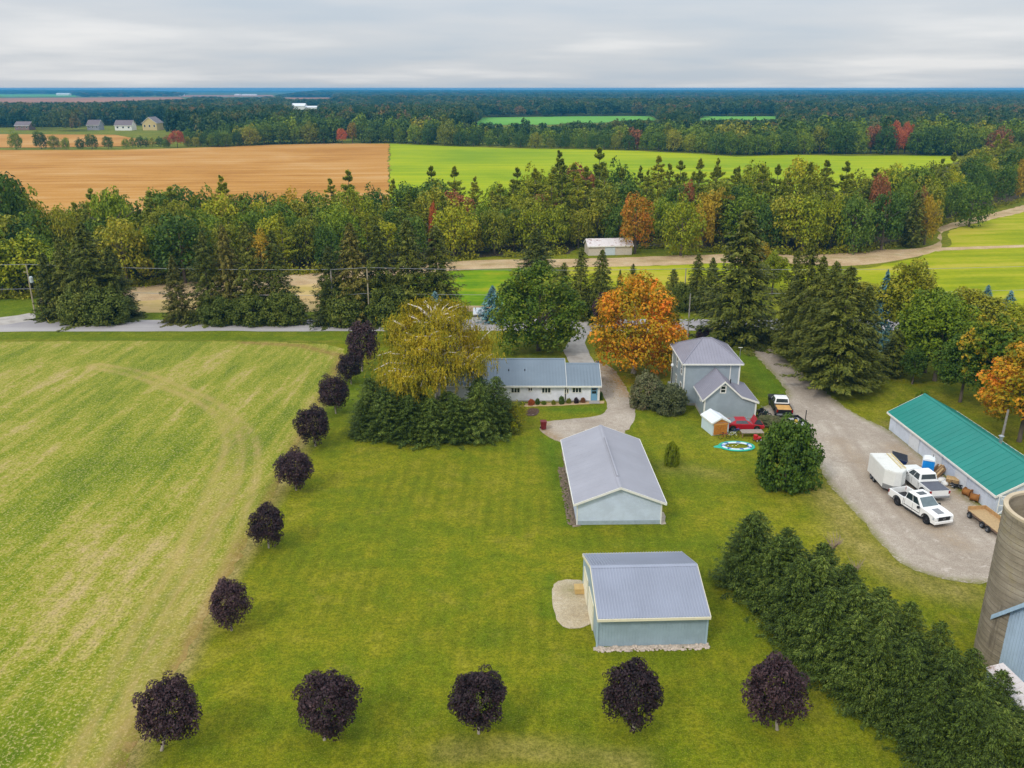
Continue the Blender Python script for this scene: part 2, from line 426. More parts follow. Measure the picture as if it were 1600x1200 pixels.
# gravel lane and yard on the right
lane = smooth_closed(px((1155, 525), (1175, 522), (1200, 540), (1250, 580), (1300, 622), (1345, 652), (1388, 670), (1430, 700), (1490, 758), (1545, 803), (1600, 832), (1720, 900), (1560, 914), (1480, 908), (1420, 890), (1385, 862), (1340, 805), (1300, 765), (1276, 725), (1262, 690), (1248, 668), (1215, 662), (1186, 660), (1184, 640), (1206, 630), (1232, 622), (1226, 606), (1200, 575), (1168, 545)), 2)
rut = smooth_closed(px((1165, 530), (1200, 560), (1262, 615), (1320, 680), (1350, 740), (1400, 820), (1480, 880), (1560, 890)), 2, False); rut2 = smooth_closed(px((1172, 530), (1225, 575), (1300, 640), (1400, 705), (1470, 790), (1530, 850)), 2, False)
sheet('gravel_yard', lane, 0.02, M_GRAVEL, 0.45, None, {
    'rut': lambda P: np.maximum(fall(np.abs(dist_line(P, rut) - .85), .1, .5), .8 * fall(np.abs(dist_line(P, rut2) - .85), .1, .5)),
    'grassy': lambda P: 0.75 * fall(dist_line(P, lane), 0.1, 1.0),
    'wear': lambda P: np.maximum(0.5 * fall(dist_line(P, px((1400, 700), (1440, 735), (1500, 775))), 0.5, 2.2), 0.35 * fall(dist_line(P, px((1310, 690), (1420, 800), (1500, 850))), 0.4, 2.0))}, jit=(0.6, 0.14))
sheet('gravel_pad', smooth_closed(px((868, 908), (893, 905), (914, 908), (926, 935), (926, 968), (918, 980), (884, 984), (872, 972), (862, 945), (862, 922)), 2), 0.016, gravel_mat('tan_gravel', [(0.33, A(176, 156, 122)), (0.5, A(200, 184, 154)), (0.66, A(222, 212, 190))]), 0.5, None,
      {'grassy': lambda P: 0.6 * np.clip(1 - np.hypot(P[:, 0] - G(895, 922)[0], P[:, 1] - G(895, 922)[1]) / 1.6, 0, 1)}, jit=(0.4, 0.08))
# farm track beyond the road
tr = [(60, 470, 9), (215, 458, 13), (330, 450, 12), (480, 436, 8), (620, 424, 7), (715, 414.5, 7), (800, 412, 7), (900, 411, 6), (1000, 409, 7.5), (1100, 405, 7), (1200, 402, 6.5), (1290, 403.5, 13), (1360, 402, 12), (1420, 397, 7), (1455, 390, 5.5), (1473, 381, 6.5), (1470, 371, 6.5), (1462, 363, 5.5), (1482, 353.5, 4.6), (1530, 343, 4.4), (1600, 326, 5.5), (1700, 300, 6)]
sheet('farm_track', smooth_closed([G(u, v + h) for u, v, h in tr] + [G(u, v - h) for u, v, h in tr[::-1]], 2), 0.02, M_DIRT, 2.0, None, {
    'grassy': lambda P: 0.45 * fall(dist_line(P, smooth_closed([G(u, v) for u, v, h in tr], 2, False)), 0.2, 0.9)}, jit=(2, 0.25))
sheet('farm_track', smooth_closed(px((1455, 394), (1500, 390), (1600, 386.5), (1750, 383), (1750, 379), (1600, 382.5), (1500, 386), (1462, 387)), 1), 0.024, M_DIRT, jit=(2, 0.2))
M_DRY = crop_mat('dry_stubble', [(0.38, A(176, 146, 96)), (0.5, A(198, 170, 118)), (0.62, A(172, 152, 80))], 0.0, (0.05, 1, 1), 0.05)
sheet('stubble_field', px((205, 488), (300, 488), (500, 487), (502, 436), (380, 448), (215, 458)), 0.014, M_DRY, jit=(2, 0.3))
sheet('stubble_field', px((716, 487), (765, 487), (768, 478), (716, 478)), 0.02, M_DIRT, jit=(2, 0.2))
M_GRASS2 = crop_mat('bright_grass', [(0.41, A(84, 124, 4)), (0.5, A(116, 144, 6)), (0.58, A(154, 150, 26))], 0.0, (0.1, 1, 1), 0.06)
sheet('meadow', px((640, 479), (800, 478), (845, 470), (845, 420), (760, 421), (640, 428)), 0.012, M_GRASS2, jit=(2, 0.3))
M_GRASS3 = crop_mat('late_hay', [(0.41, A(122, 138, 4)), (0.5, A(150, 156, 14)), (0.58, A(174, 164, 54))], 0.12, (0.08, 1, 1), 0.03)
sheet('meadow', px((880, 450), (1290, 452), (1290, 414), (1180, 409), (1000, 416), (880, 418)), 0.012, M_GRASS3, jit=(2, 0.3))
sheet('hay_field', px((1330, 500), (1800, 510), (1800, 300), (1600, 331), (1530, 348), (1486, 359), (1480, 368), (1488, 382), (1465, 392), (1410, 408), (1340, 420)), 0.01, M_GRASS3, 6.0, None, None, jit=(3, 0.4))
# big fields beyond the wooded belt
M_SOY = crop_mat('ripe_soybeans', [(0.41, A(164, 112, 44)), (0.5, A(186, 134, 62)), (0.59, A(196, 152, 94))], 0.1, (0.05, 1, 1), 0.012)
M_GREEN = crop_mat('bright_green_crop', [(0.41, A(118, 146, 0)), (0.5, A(144, 162, 0)), (0.59, A(168, 174, 2))], 0.04, (0.03, 1, 1), 0.01)
SOY = px((-500, 352), (300, 352), (607, 345), (607.5, 224.5), (520, 224), (430, 226), (300, 231), (180, 234.5), (0, 234.5), (-500, 236))
GRN = px((609, 345), (1000, 330), (1300, 310), (1420, 285), (1460, 266), (1498, 250), (1490, 244), (1400, 243), (1330, 244), (1240, 242), (1150, 245), (1100, 241), (1000, 236), (900, 233), (800, 232), (700, 228.5), (609, 224.5))
sheet('soybean_field', SOY, 0.03, M_SOY, jit=(6, 0.6))
sheet('green_field', GRN, 0.03, M_GREEN, jit=(6, 0.6))
M_FGRN = crop_mat('distant_green_field', [(0.36, A(92, 150, 50)), (0.6, A(116, 168, 62))], 0.0, (0.03, 1, 1), 0.004)
M_FTAN = crop_mat('distant_tan_field', [(0.36, A(150, 96, 60)), (0.6, A(180, 124, 80))], 0.0, (0.03, 1, 1), 0.004)
FARF = [(px((-300, 231), (60, 231), (190, 229), (250, 224), (180, 211), (0, 210), (-300, 210)), M_SOY),
        (px((740, 195.5), (860, 195), (1030, 188), (1015, 181.5), (900, 182), (755, 184)), M_FGRN),
        (px((1090, 189), (1215, 188), (1215, 182), (1100, 182)), M_FGRN),
        (px((440, 155), (520, 155), (520, 152.5), (440, 152.5)), M_FTAN),
        (px((-300, 163), (140, 162), (290, 155.5), (280, 151.5), (0, 153.5), (-300, 153.5)), M_FTAN),
        (px((-300, 151.5), (120, 151), (115, 147.3), (-300, 147.3)), M_FGRN),
        (px((280, 151.5), (430, 151), (425, 148.5), (290, 148.6)), M_FTAN),
        ]
for poly, m in FARF: sheet('distant_field', poly, 0.25, m)

fl = [G(u, v) for u, v in ((-120, 480), (0, 466), (100, 460), (200, 447), (300, 438), (400, 430), (480, 426), (600, 415), (735, 403), (850, 398), (890, 397), (905, 382), (985, 378), (1000, 386), (1060, 386), (1100, 391), (1250, 396), (1340, 392), (1438, 378), (1460, 352), (1520, 331), (1600, 312), (1900, 266))]
sheet('forest_floor', fl + [G(1900, 246), G(1500, 252), G(1400, 290), G(1000, 335), G(607, 348), G(0, 352), G(-200, 356)], 0.036, gravel_mat('leaf_litter', [(0.33, A(46, 38, 22)), (0.5, A(64, 58, 30)), (0.66, A(84, 70, 44))]), jit=(3, 0.6))
# ------------------------------------------------------------------ foliage
def leaf_mat(name, cols, nscale=0.5, gloss=0.55, hue_by_tree=0.35, w=(0.34, 0.38, 0.28), trans=0.22):
    """leaf colours differ from leaf to leaf, from spray to spray and from tree to tree"""
    t = NT(name); oi = t.n('ShaderNodeObjectInfo')
    n1 = t.noise(nscale, 3, 0.6)
    f = t.math('ADD', t.math('MULTIPLY', t.attr('leaf'), w[0]), t.math('ADD', t.math('MULTIPLY', n1, w[1] * 1.6), t.math('MULTIPLY', oi.outputs['Random'], w[2])))
    f = t.math('SUBTRACT', f, w[1] * 0.3)
    n = len(cols); c = t.ramp(f, [(0.10 + 0.80 * i / (n - 1), q) for i, q in enumerate(cols)])
    t.base(c, gloss, 0, 0.25)
    tr = t.n('ShaderNodeBsdfTranslucent'); t.l(c, tr.inputs[0])
    mx = t.n('ShaderNodeMixShader'); mx.inputs[0].default_value = trans
    t.l(t.b.outputs[0], mx.inputs[1]); t.l(tr.outputs[0], mx.inputs[2]); t.l(mx.outputs[0], t.out.inputs[0])
    return t.m
def cards(name, c, nrm, ax, la, lb, r=rng):
    """rhombic leaf clumps: centre, normal, long axis, half length, half width"""
    n = len(c); nrm = nrm / (np.linalg.norm(nrm, axis=1, keepdims=True) + 1e-9)
    ax = ax - (ax * nrm).sum(1, keepdims=True) * nrm; ax /= (np.linalg.norm(ax, axis=1, keepdims=True) + 1e-9)
    bx = np.cross(nrm, ax)
    la = np.broadcast_to(la, (n,))[:, None]; lb = np.broadcast_to(lb, (n,))[:, None]
    fold = nrm * lb * 0.35
    V = np.stack([c - ax * la, c + bx * lb + fold, c + ax * la, c - bx * lb + fold], 1).reshape(-1, 3)
    me = bpy.data.meshes.new(name)
    me.vertices.add(4 * n); me.vertices.foreach_set('co', V.astype(np.float32).ravel())
    me.loops.add(4 * n); me.loops.foreach_set('vertex_index', np.arange(4 * n, dtype=np.int32))
    me.polygons.add(n); me.polygons.foreach_set('loop_start', np.arange(0, 4 * n, 4, dtype=np.int32))
    me.polygons.foreach_set('loop_total', np.full(n, 4, np.int32))
    a = me.attributes.new('leaf', 'FLOAT', 'FACE'); a.data.foreach_set('value', r.random(n).astype(np.float32))
    me.update(calc_edges=True); return me
def unit(n, r): 
    d = r.normal(size=(n, 3)); return d / np.linalg.norm(d, axis=1, keepdims=True)
def crown_broad(seed, n, leaf, blobs=40, br=(0.2, 0.36), egg=0.12, flat=0.0, under=-0.55, aspect=0.6, core=0.45, rl=0.55):
    """unit crown (radius 1): sprays of leaves on many lumps, open between them"""
    r = np.random.default_rng(seed)
    i = np.arange(blobs) + 0.5; ph = np.arccos(1 - 2 * i / blobs); th = pi * (1 + 5 ** 0.5) * i
    d = np.stack([np.cos(th) * np.sin(ph), np.sin(th) * np.sin(ph), np.cos(ph)], 1) + r.normal(0, 0.16, (blobs, 3))
    d /= np.linalg.norm(d, axis=1, keepdims=True); d = d[d[:, 2] > under]; nb = len(d)
    R = r.uniform(rl, 0.86, nb) * (1 + 0.12 * np.sin(3 * np.arctan2(d[:, 1], d[:, 0]) + seed))
    B = d * R[:, None]
    B[:, :2] *= (1 - egg * B[:, 2:3]); b = r.uniform(*br, nb)
    q = r.choice(nb, n, p=b ** 2 / (b ** 2).sum())
    u_ = unit(n, r); u_[:, 2] = np.abs(u_[:, 2]) * np.where(r.random(n) < 0.72, 1, -1)
    P = B[q] + u_ * (b[q] * r.uniform(0.65, 1.12, n) ** 0.7)[:, None]
    if flat: P[:, 2] = B[q][:, 2] + (P[:, 2] - B[q][:, 2]) * (1 - flat)
    k = np.linalg.norm(P, axis=1) > core * r.random(n); P, u_ = P[k], u_[k]; n = len(P)
    nr = u_ * 0.9 + np.array([0, 0, 0.45]) + unit(n, r) * 0.75
    ax = unit(n, r) + np.array([0, 0, -0.4])
    s = leaf * r.uniform(0.6, 1.35, n)
    return cards('crown_mesh', P, nr, ax, s, s * aspect, r)
def crown_spruce(seed, whorls=26, nbr=7, per=26, R=0.3, droop=0.33, clen=0.03, cw=0.011, z0=0.03, power=0.8, ragged=0.12, up=0.3):
    """unit height conifer: whorls of drooping boughs carrying twigs"""
    r = np.random.default_rng(seed); C, N, X = [], [], []
    for i in range(whorls):
        t = z0 + (0.985 - z0) * (i / (whorls - 1)) ** 0.92
        Lb = R * (1 - t) ** power * (1 + 0.1 * sin(i * 2.1 + seed)) + 0.012
        nb = max(4, int(nbr * (0.6 + 0.6 * (1 - t))))
        off = r.uniform(0, 6.28)
        for k in range(nb):
            a = off + 6.283 * k / nb + r.normal(0, 0.16); Lk = Lb * (1 + r.normal(0, ragged))
            m = max(5, int(per * (0.25 + 0.75 * (1 - t))))
            s = r.uniform(0.12, 1.0, m) ** 0.7
            hd = np.array((cos(a), sin(a), 0)); sd_ = np.array((-sin(a), cos(a), 0))
            side = r.uniform(-1, 1, m) * (0.34 * (1.08 - s)) * Lk + r.normal(0, 0.004, m)
            dr = droop * (1 - 0.5 * t)
            z = t - Lk * dr * (s - up * s ** 3) - np.abs(side) * 0.25 + r.normal(0, 0.006, m) - r.random(m) ** 2 * 0.35 * Lk * 0.3
            C.append(hd * (s * Lk)[:, None] + sd_ * side[:, None] + np.array((0, 0, 1)) * np.maximum(z, 0.005)[:, None])
            sg = np.sign(side)[:, None]
            X.append(hd * 0.9 + sd_ * sg * 0.55 + np.array((0, 0, -0.28)) + r.normal(0, 0.22, (m, 3)))
            N.append(np.array((0, 0, 1.0)) + hd * 0.45 + r.normal(0, 0.35, (m, 3)))
    m = 40                                   # leader
    tz = r.uniform(0.9, 1.0, m); C.append(np.stack([r.normal(0, 0.006, m), r.normal(0, 0.006, m), tz], 1))
    X.append(np.array((0, 0, 1.0)) + unit(m, r) * 0.6); N.append(unit(m, r))
    C, N, X = map(np.concatenate, (C, N, X)); n = len(C)
    s = r.uniform(0.6, 1.3, n)
    return cards('crown_mesh', C, N, X, clen * s, cw * s, r)
def crown_pine(seed, tiers=15, z0=0.14, R=0.27, per=84, cl=0.0165):
    """unit height white pine: separate flat plumes on level boughs"""
    r = np.random.default_rng(seed); C, N, X = [], [], []
    for i in range(tiers):
        t = z0 + (0.975 - z0) * i / (tiers - 1) + r.normal(0, 0.016)
        q = (t - z0) / (1 - z0); Lb = R * (1.0 - q ** 1.5) * r.uniform(0.74, 1.12) + 0.016
        nb = r.integers(4, 7); off = r.uniform(0, 6.28)
        for k in range(nb):
            a = off + 6.283 * k / nb + r.normal(0, 0.25); Lk = Lb * r.uniform(0.45, 1.2); t2 = t + r.normal(0, .012); hd = np.array((cos(a), sin(a), 0)); sd_ = np.array((-sin(a), cos(a), 0))
            m = per; s = r.uniform(0.25, 1.0, m) ** 0.75
            side = r.normal(0, 0.15, m) * Lk; z = t2 + Lk * (0.22 * s * s) + r.normal(0, 0.011, m)
            C.append(hd * (s * Lk)[:, None] + sd_ * side[:, None] + np.array((0, 0, 1)) * z[:, None])
            X.append(hd + sd_ * r.normal(0, 0.6, m)[:, None] + np.array((0, 0, 0.45)) + r.normal(0, 0.3, (m, 3)))
            N.append(np.array((0, 0, 1.0)) + r.normal(0, 0.4, (m, 3)))
    m = 26; C.append(np.stack([r.normal(0, 0.008, m), r.normal(0, 0.008, m), r.uniform(0.93, 1.02, m)], 1)); X.append(np.array((0, 0, 1.0)) + unit(m, r) * .6); N.append(unit(m, r))
    C, N, X = map(np.concatenate, (C, N, X)); n = len(C); s = r.uniform(0.6, 1.35, n)
    return cards('crown_mesh', C, N, X, cl * s, cl * 0.42 * s, r)

def trunk_mesh(seed, limbs=5, top=0.8, r0=0.03, fork=0.35, spread=0.35):
    """unit height trunk with limbs reaching into the crown"""
    r = random.Random(seed); b = MB()
    pts = [(0, 0, -0.02), (0, 0, 0.03), (r.uniform(-.01, .01), r.uniform(-.01, .01), fork), (r.uniform(-.03, .03), r.uniform(-.03, .03), top)]
    b.tube(pts, [r0 * 1.35, r0, r0 * 0.75, r0 * 0.18], 7)
    for i in range(limbs):
        z = fork * r.uniform(0.8, 1.5); a = 6.283 * i / limbs + r.uniform(-.4, .4); s = spread * r.uniform(0.7, 1.1); zz = min(top, z + r.uniform(0.2, 0.38))
        b.tube([(0, 0, z), (cos(a) * s * .5, sin(a) * s * .5, z + (zz - z) * .65), (cos(a) * s, sin(a) * s, zz)], [r0 * .5, r0 * .33, r0 * .1], 5)
    return b.mesh('trunk_mesh', True)
M_BARK = plain('grey_brown_bark', A(104, 92, 80), 0.95, var=0.3, scale=6, bump=0.5)
M_BARKP = plain('pale_bark', A(168, 156, 144), 0.95, var=0.25, scale=6, bump=0.4)
M_BIRCHBARK = plain('white_birch_bark', A(222, 212, 200), 0.8, var=0.16, scale=9, bump=0.3)
TRK = [trunk_mesh(s) for s in (1, 2, 3)]
TRK_POLE = MB().tube([(0, 0, -0.02), (0, 0, 0.04), (0, 0, 0.5), (0, 0, 0.97)], [0.024, 0.018, 0.011, 0.002], 7).mesh('trunk_mesh', True)

LM = {}
LM['purple'] = leaf_mat('purple_maple_leaf', [A(24, 16, 18), A(46, 31, 35), A(72, 50, 53), A(108, 80, 80)], 1.2, 0.5, trans=0.10)
LM['green'] = leaf_mat('green_leaf', [A(52, 76, 9), A(90, 114, 11), A(128, 146, 18), A(172, 175, 38)], 0.35)
LM['dkgreen'] = leaf_mat('dark_green_leaf', [A(36, 60, 13), A(63, 90, 18), A(94, 119, 27), A(134, 150, 49)], 0.35)
LM['olive'] = leaf_mat('olive_leaf', [A(76, 90, 13), A(116, 125, 18), A(155, 152, 29), A(190, 172, 52)], 0.35)
LM['yellow'] = leaf_mat('yellow_green_leaf', [A(82, 100, 8), A(128, 140, 10), A(166, 166, 18), A(200, 184, 36)], 0.35)
LM['gold'] = leaf_mat('golden_leaf', [A(104, 100, 12), A(150, 132, 18), A(188, 156, 30), A(212, 172, 62)], 0.35)
LM['orange'] = leaf_mat('orange_leaf', [A(78, 94, 14), A(120, 116, 18), A(176, 132, 24), A(208, 116, 34)], 0.30)
LM['rust'] = leaf_mat('rusty_leaf', [A(92, 78, 47), A(134, 94, 54), A(168, 103, 58), A(195, 119, 74)], 0.35)
LM['red'] = leaf_mat('red_leaf', [A(132, 83, 40), A(172, 92, 45), A(199, 103, 52), A(213, 130, 74)], 0.35)
LM['bigmaple'] = leaf_mat('big_maple_leaf', [A(36, 60, 7), A(65, 92, 9), A(99, 121, 16), A(141, 146, 29), A(177, 157, 52)], 0.26, w=(0.30, 0.62, 0.0))
LM['orangemaple'] = leaf_mat('turning_maple_leaf', [A(66, 86, 8), A(108, 118, 10), A(168, 142, 14), A(214, 152, 22), A(240, 140, 32), A(244, 122, 44)], 0.22, w=(0.26, 0.80, 0.0))
LM['turning'] = leaf_mat('half_turned_maple_leaf', [A(43, 74, 11), A(74, 103, 13), A(123, 134, 20), A(202, 157, 25), A(255, 148, 34)], 0.22, w=(0.22, 0.80, 0.05))
LM['birch'] = leaf_mat('golden_birch_leaf', [A(84, 92, 10), A(136, 132, 14), A(186, 164, 24), A(224, 194, 50)], 0.32, w=(0.35, 0.66, 0.0))
LM['spruce'] = leaf_mat('spruce_needles', [A(43, 52, 11), A(74, 83, 18), A(105, 110, 31), A(152, 148, 60)], 0.5, 0.6, trans=0.06)
LM['spruce2'] = leaf_mat('near_spruce_needles', [A(28, 40, 8), A(54, 70, 16), A(88, 108, 28), A(146, 156, 68)], 0.6, 0.6, trans=0.08, w=(.50, .38, .16))
LM['brownspruce'] = leaf_mat('browning_spruce_needles', [A(54, 60, 16), A(90, 92, 27), A(123, 114, 43), A(159, 143, 67)], 0.5, 0.6, trans=0.06)
LM['blue'] = leaf_mat('blue_spruce_needles', [A(38, 69, 72), A(67, 105, 108), A(103, 143, 146), A(150, 186, 184)], 0.8, 0.6, trans=0.05)
LM['cedar'] = leaf_mat('cedar_needles', [A(45, 60, 13), A(76, 90, 20), A(105, 114, 34), A(146, 146, 58)], 0.5, 0.6, trans=0.06)
LM['pine'] = leaf_mat('white_pine_needles', [A(74, 96, 18), A(121, 134, 25), A(164, 168, 36), A(208, 195, 54)], 0.4, 0.6, trans=0.2)
LM['silverblue'] = leaf_mat('silver_blue_needles', [A(70, 104, 106), A(104, 140, 142), A(140, 172, 172), A(180, 204, 200)], 0.8, 0.6, trans=0.05)
LM['shrub'] = leaf_mat('grey_green_shrub_leaf', [A(63, 69, 43), A(92, 99, 60), A(119, 121, 78), A(141, 116, 94)], 1.0)

P_BELT = [crown_broad(s, 3000, 0.056, 60, (.17, .31), egg=.2, under=-.85) for s in (11, 12, 13, 14)]
P_FAR = [crown_broad(s, 900, 0.095, 34, (0.22, 0.38), under=-.9) for s in (21, 22, 23)]
P_BUSH = [crown_broad(s, 12000, 0.040, 150, (0.14, 0.24), egg=0.02, under=-.7, core=0.7, rl=.70, aspect=.8) for s in (35, 36, 37)]
P_NEAR = [crown_broad(s, 9500, 0.044, 130, (0.10, 0.24), egg=0.2, under=-0.85, core=0.75, rl=.5) for s in (31, 32, 33, 34)]
P_SPR = [crown_spruce(s, 32, 9, 88, R=0.27, clen=0.0165, cw=0.0062, ragged=0.24, droop=0.45, power=.72) for s in (41, 42, 43)]
P_SPRN = [crown_spruce(s, 36, 12, 150, R=0.44, clen=0.0155, cw=0.0046, z0=0.02, power=0.60, droop=0.2, ragged=0.22, up=0.75) for s in (51, 52, 53)]
P_PURP = [crown_broad(s_, 11000, 0.042, 110, (0.15, 0.27), egg=0.14, under=-0.95, core=0.65, rl=.56) for s_ in (131, 132, 133, 134, 135)]
P_SPRU = [crown_spruce(s_, 34, 11, 120, R=0.36, clen=0.0165, cw=0.0046, z0=0.02, power=0.56, droop=0.08, ragged=0.22, up=1.4) for s_ in (54, 55, 56)]
P_SPRF = [crown_spruce(s, 18, 6, 12, R=0.24, clen=0.045, cw=0.017) for s in (61, 62)]
P_BLUE = [crown_spruce(s, 24, 8, 22, R=0.30, clen=0.034, cw=0.012, droop=0.12, power=0.95, up=0.5, ragged=0.06) for s in (71,)]
P_PINE = [crown_pine(s) for s in (81, 82, 83, 84)]
P_COL = [crown_spruce(91, 26, 7, 20, R=0.20, clen=0.035, cw=0.013, droop=-0.5, power=0.45, up=0.2, ragged=0.1)]

def broad_tree(name, label, cat, x, y, top, wid, proto, mat, bottom=None, group=None, trunk=None, bark=None, rz=None):
    """crown from 'bottom' to 'top', trunk to the ground"""
    t = thing(name, label, cat, (x, y, 0), random.uniform(0, 6.28) if rz is None else rz, group)
    if bottom is None: bottom = top * 0.14
    hz = (top - bottom) / 2
    add('crown', proto, mat, t, (0, 0, bottom + hz), (0, 0, 0), (wid / 2 * random.uniform(.96, 1.06), wid / 2 * random.uniform(.96, 1.06), hz))
    add('trunk', trunk or random.choice(TRK), bark or M_BARK, t, (0, 0, 0), (0, 0, 0), (max(top * .75, wid * .7), max(top * .75, wid * .7), top * 0.9))
    return t
def conifer(name, label, cat, x, y, top, wid, proto, R, mat, group=None, lift=0.0, bark=None):
    t = thing(name, label, cat, (x, y, 0), random.uniform(0, 6.28), group)
    s = wid / 2 / R
    add('crown', proto, mat, t, (0, 0, lift), (0, 0, 0), (s, s, top - lift))
    add('trunk', TRK_POLE, bark or M_BARK, t, (0, 0, 0), (0, 0, 0), (top, top, top * 0.97))
    return t
def pxtree(ub, vb, ut, vt, wpx):
    x, y = G(ub, vb); z = ZT(vt, y)
    m = wpx / ppm(vb) if vb > 150 else wpx / 1.0
    return x, y, z, m
# ------------------------------------------------------------------ building materials
def siding_mat(name, c, pitch=0.2, vertical=False, stain=0.15):
    t = NT(name); oc = t.objc()
    sp_ = t.n('ShaderNodeSeparateXYZ'); t.l(oc, sp_.inputs[0])
    co = t.math('ADD', sp_.outputs[0], sp_.outputs[1]) if vertical else sp_.outputs[2]
    fr = t.math('FRACT', t.math('DIVIDE', co, pitch))
    n = t.noise(0.9, 5, 0.65, vec=oc); n2 = t.noise(2.5, 4, 0.7, vec=oc, stretch=(1, 1, 0.18))
    d = tuple(x * 0.88 for x in c[:3]) + (1,)
    col = t.mix(t.sm(n, 0.35, 0.65), d, c)
    col = t.mix(t.math('MULTIPLY', t.sm(n2, 0.52, 0.75), stain), col, A(120, 112, 98))
    if vertical: h = t.math('MULTIPLY', t.sm(t.math('ABSOLUTE', t.math('SUBTRACT', fr, 0.5)), 0.34, 0.46), 1.0)
    else: h = fr
    t.bump(h, 0.6, 0.03)
    return t.base(col, 0.6, 0, 0.35)
def roof_mat(name, c, rust=0.0, rough=0.45, streak=0.12):
    t = NT(name); oc = t.objc(); n = t.noise(0.35, 5, 0.6, vec=oc); n2 = t.noise(1.4, 6, 0.75, vec=oc)
    d = tuple(x * 0.9 for x in c[:3]) + (1,); u_ = tuple(min(1, x * 1.06) for x in c[:3]) + (1,)
    col = t.ramp(n, [(0.3, d), (0.7, u_)])
    if streak: col = t.mix(t.math('MULTIPLY', t.sm(n2, 0.5, 0.75), streak), col, A(120, 116, 116))
    if rust:
        r = t.math('ADD', t.math('MULTIPLY', t.noise(0.33, 2, 0.5, vec=oc), 0.5), t.math('MULTIPLY', n2, 0.5))
        col = t.mix(t.math('MULTIPLY', t.sm(r, 0.53, 0.60), rust), col, t.ramp(n2, [(0.35, A(92, 52, 36)), (0.7, A(150, 100, 76))]))
    t.bump(n2, 0.06, 0.03)
    return t.base(col, rough, 0.0, 0.4)
M_TRIM = plain('white_trim', A(232, 230, 222), 0.5, var=0.05)
M_CREAM = plain('cream_trim', A(232, 224, 196), 0.5, var=0.05)
M_GLASS = plain('dark_window_glass', A(34, 42, 50), 0.08, var=0.25, scale=1.5, spec=0.8)
M_STONE = plain('pale_fieldstone', A(196, 180, 164), 0.9, var=0.35, scale=5, bump=0.4)
M_BLACK = plain('black_paint', A(22, 22, 25), 0.5, var=0.2)
M_FOUND = concrete_mat('foundation_concrete', A(150, 146, 140), A(178, 172, 164))

def gable_house(root, x0, x1, y0, y1, eave, ridge, wall_m, roof_m, axis='x', oh=0.4, ohg=0.3, rib=None, fascia=M_TRIM, th=0.10, trim=None, slab=0.0, rib_h=0.045, back_fascia=True):
    """walls, two roof slopes with ribs, fascia boards, corner boards.  axis = direction of the ridge"""
    if axis == 'x': mid = (y0 + y1) / 2; half = (y1 - y0) / 2; prof = [(y0, slab), (y1, slab), (y1, eave), (mid, ridge), (y0, eave)]; a0, a1 = x0, x1; pax = 'x'
    else: mid = (x0 + x1) / 2; half = (x1 - x0) / 2; prof = [(x0, slab), (x1, slab), (x1, eave), (mid, ridge), (x0, eave)]; a0, a1 = y0, y1; pax = 'y'
    MB().prism(prof, a0, a1, pax).build('wall', wall_m, root)
    if slab: MB().box(x0 - .06, x1 + .06, y0 - .06, y1 + .06, 0, slab).build('foundation', M_FOUND, root)
    sl_ = (ridge - eave) / half; g0, g1 = a0 - ohg, a1 + ohg; nrm = math.sqrt(1 + sl_ * sl_)
    roofs = []
    for s in (-1, 1):
        e = mid + s * (half + oh); ze = eave - sl_ * oh; up = 0.03
        prof = [(e, ze + up), (mid, ridge + up), (mid, ridge + up + th * nrm), (e, ze + up + th * nrm)]
        rf = MB().prism(prof, g0, g1, pax).build('roof', roof_m, root); roofs.append(rf)
        if rib:
            m = MB(); k = int((g1 - g0) / rib); w_ = 0.035 if rib < 0.6 else 0.05
            for i in range(k + 1):
                p = g0 + 0.08 + i * (g1 - g0 - 0.16) / k; up2 = up + th * nrm
                q = [(e, ze + up2 - .01), (mid - s * 0.02, ridge + up2 - .01), (mid - s * 0.02, ridge + up2 + rib_h), (e, ze + up2 + rib_h)]
                m.prism(q, p - w_, p + w_, pax)
            m.build('roof_rib', roof_m, rf, kind='stuff')
        # eave fascia and gutter edge
        if s < 0 or back_fascia:
            prof = [(e + s * .002, ze + up - .10), (e + s * .06, ze + up - .10), (e + s * .06, ze + up + th * nrm + .012), (e + s * .002, ze + up + th * nrm + .012)]
            MB().prism(prof, g0 - .03, g1 + .03, pax).build('fascia', fascia, root)
        for a in (g0, g1):
            d = -1 if a == g0 else 1
            prof = [(e, ze + up - .12), (mid, ridge + up - .12), (mid, ridge + up + th * nrm + .016), (e, ze + up + th * nrm + .016)]
            MB().prism(prof, a + d * .003, a + d * .05, pax).build('barge_board', fascia, root)
    c = MB(); z = ridge + .03 + th * nrm
    prof = [(mid - .22, z - .22 * sl_ + .012), (mid, z + .012), (mid + .22, z - .22 * sl_ + .012), (mid + .22, z - .22 * sl_ + .06), (mid, z + .06), (mid - .22, z - .22 * sl_ + .06)]
    c.prism(prof, g0 - .01, g1 + .01, pax).build('ridge_cap', roof_m, root)
    if trim:
        for x in (x0, x1):
            for y in (y0, y1):
                MB().box(x - .06, x + .06, y - .06, y + .06, slab + .01, eave - .05).build('corner_board', trim, root)
    return roofs
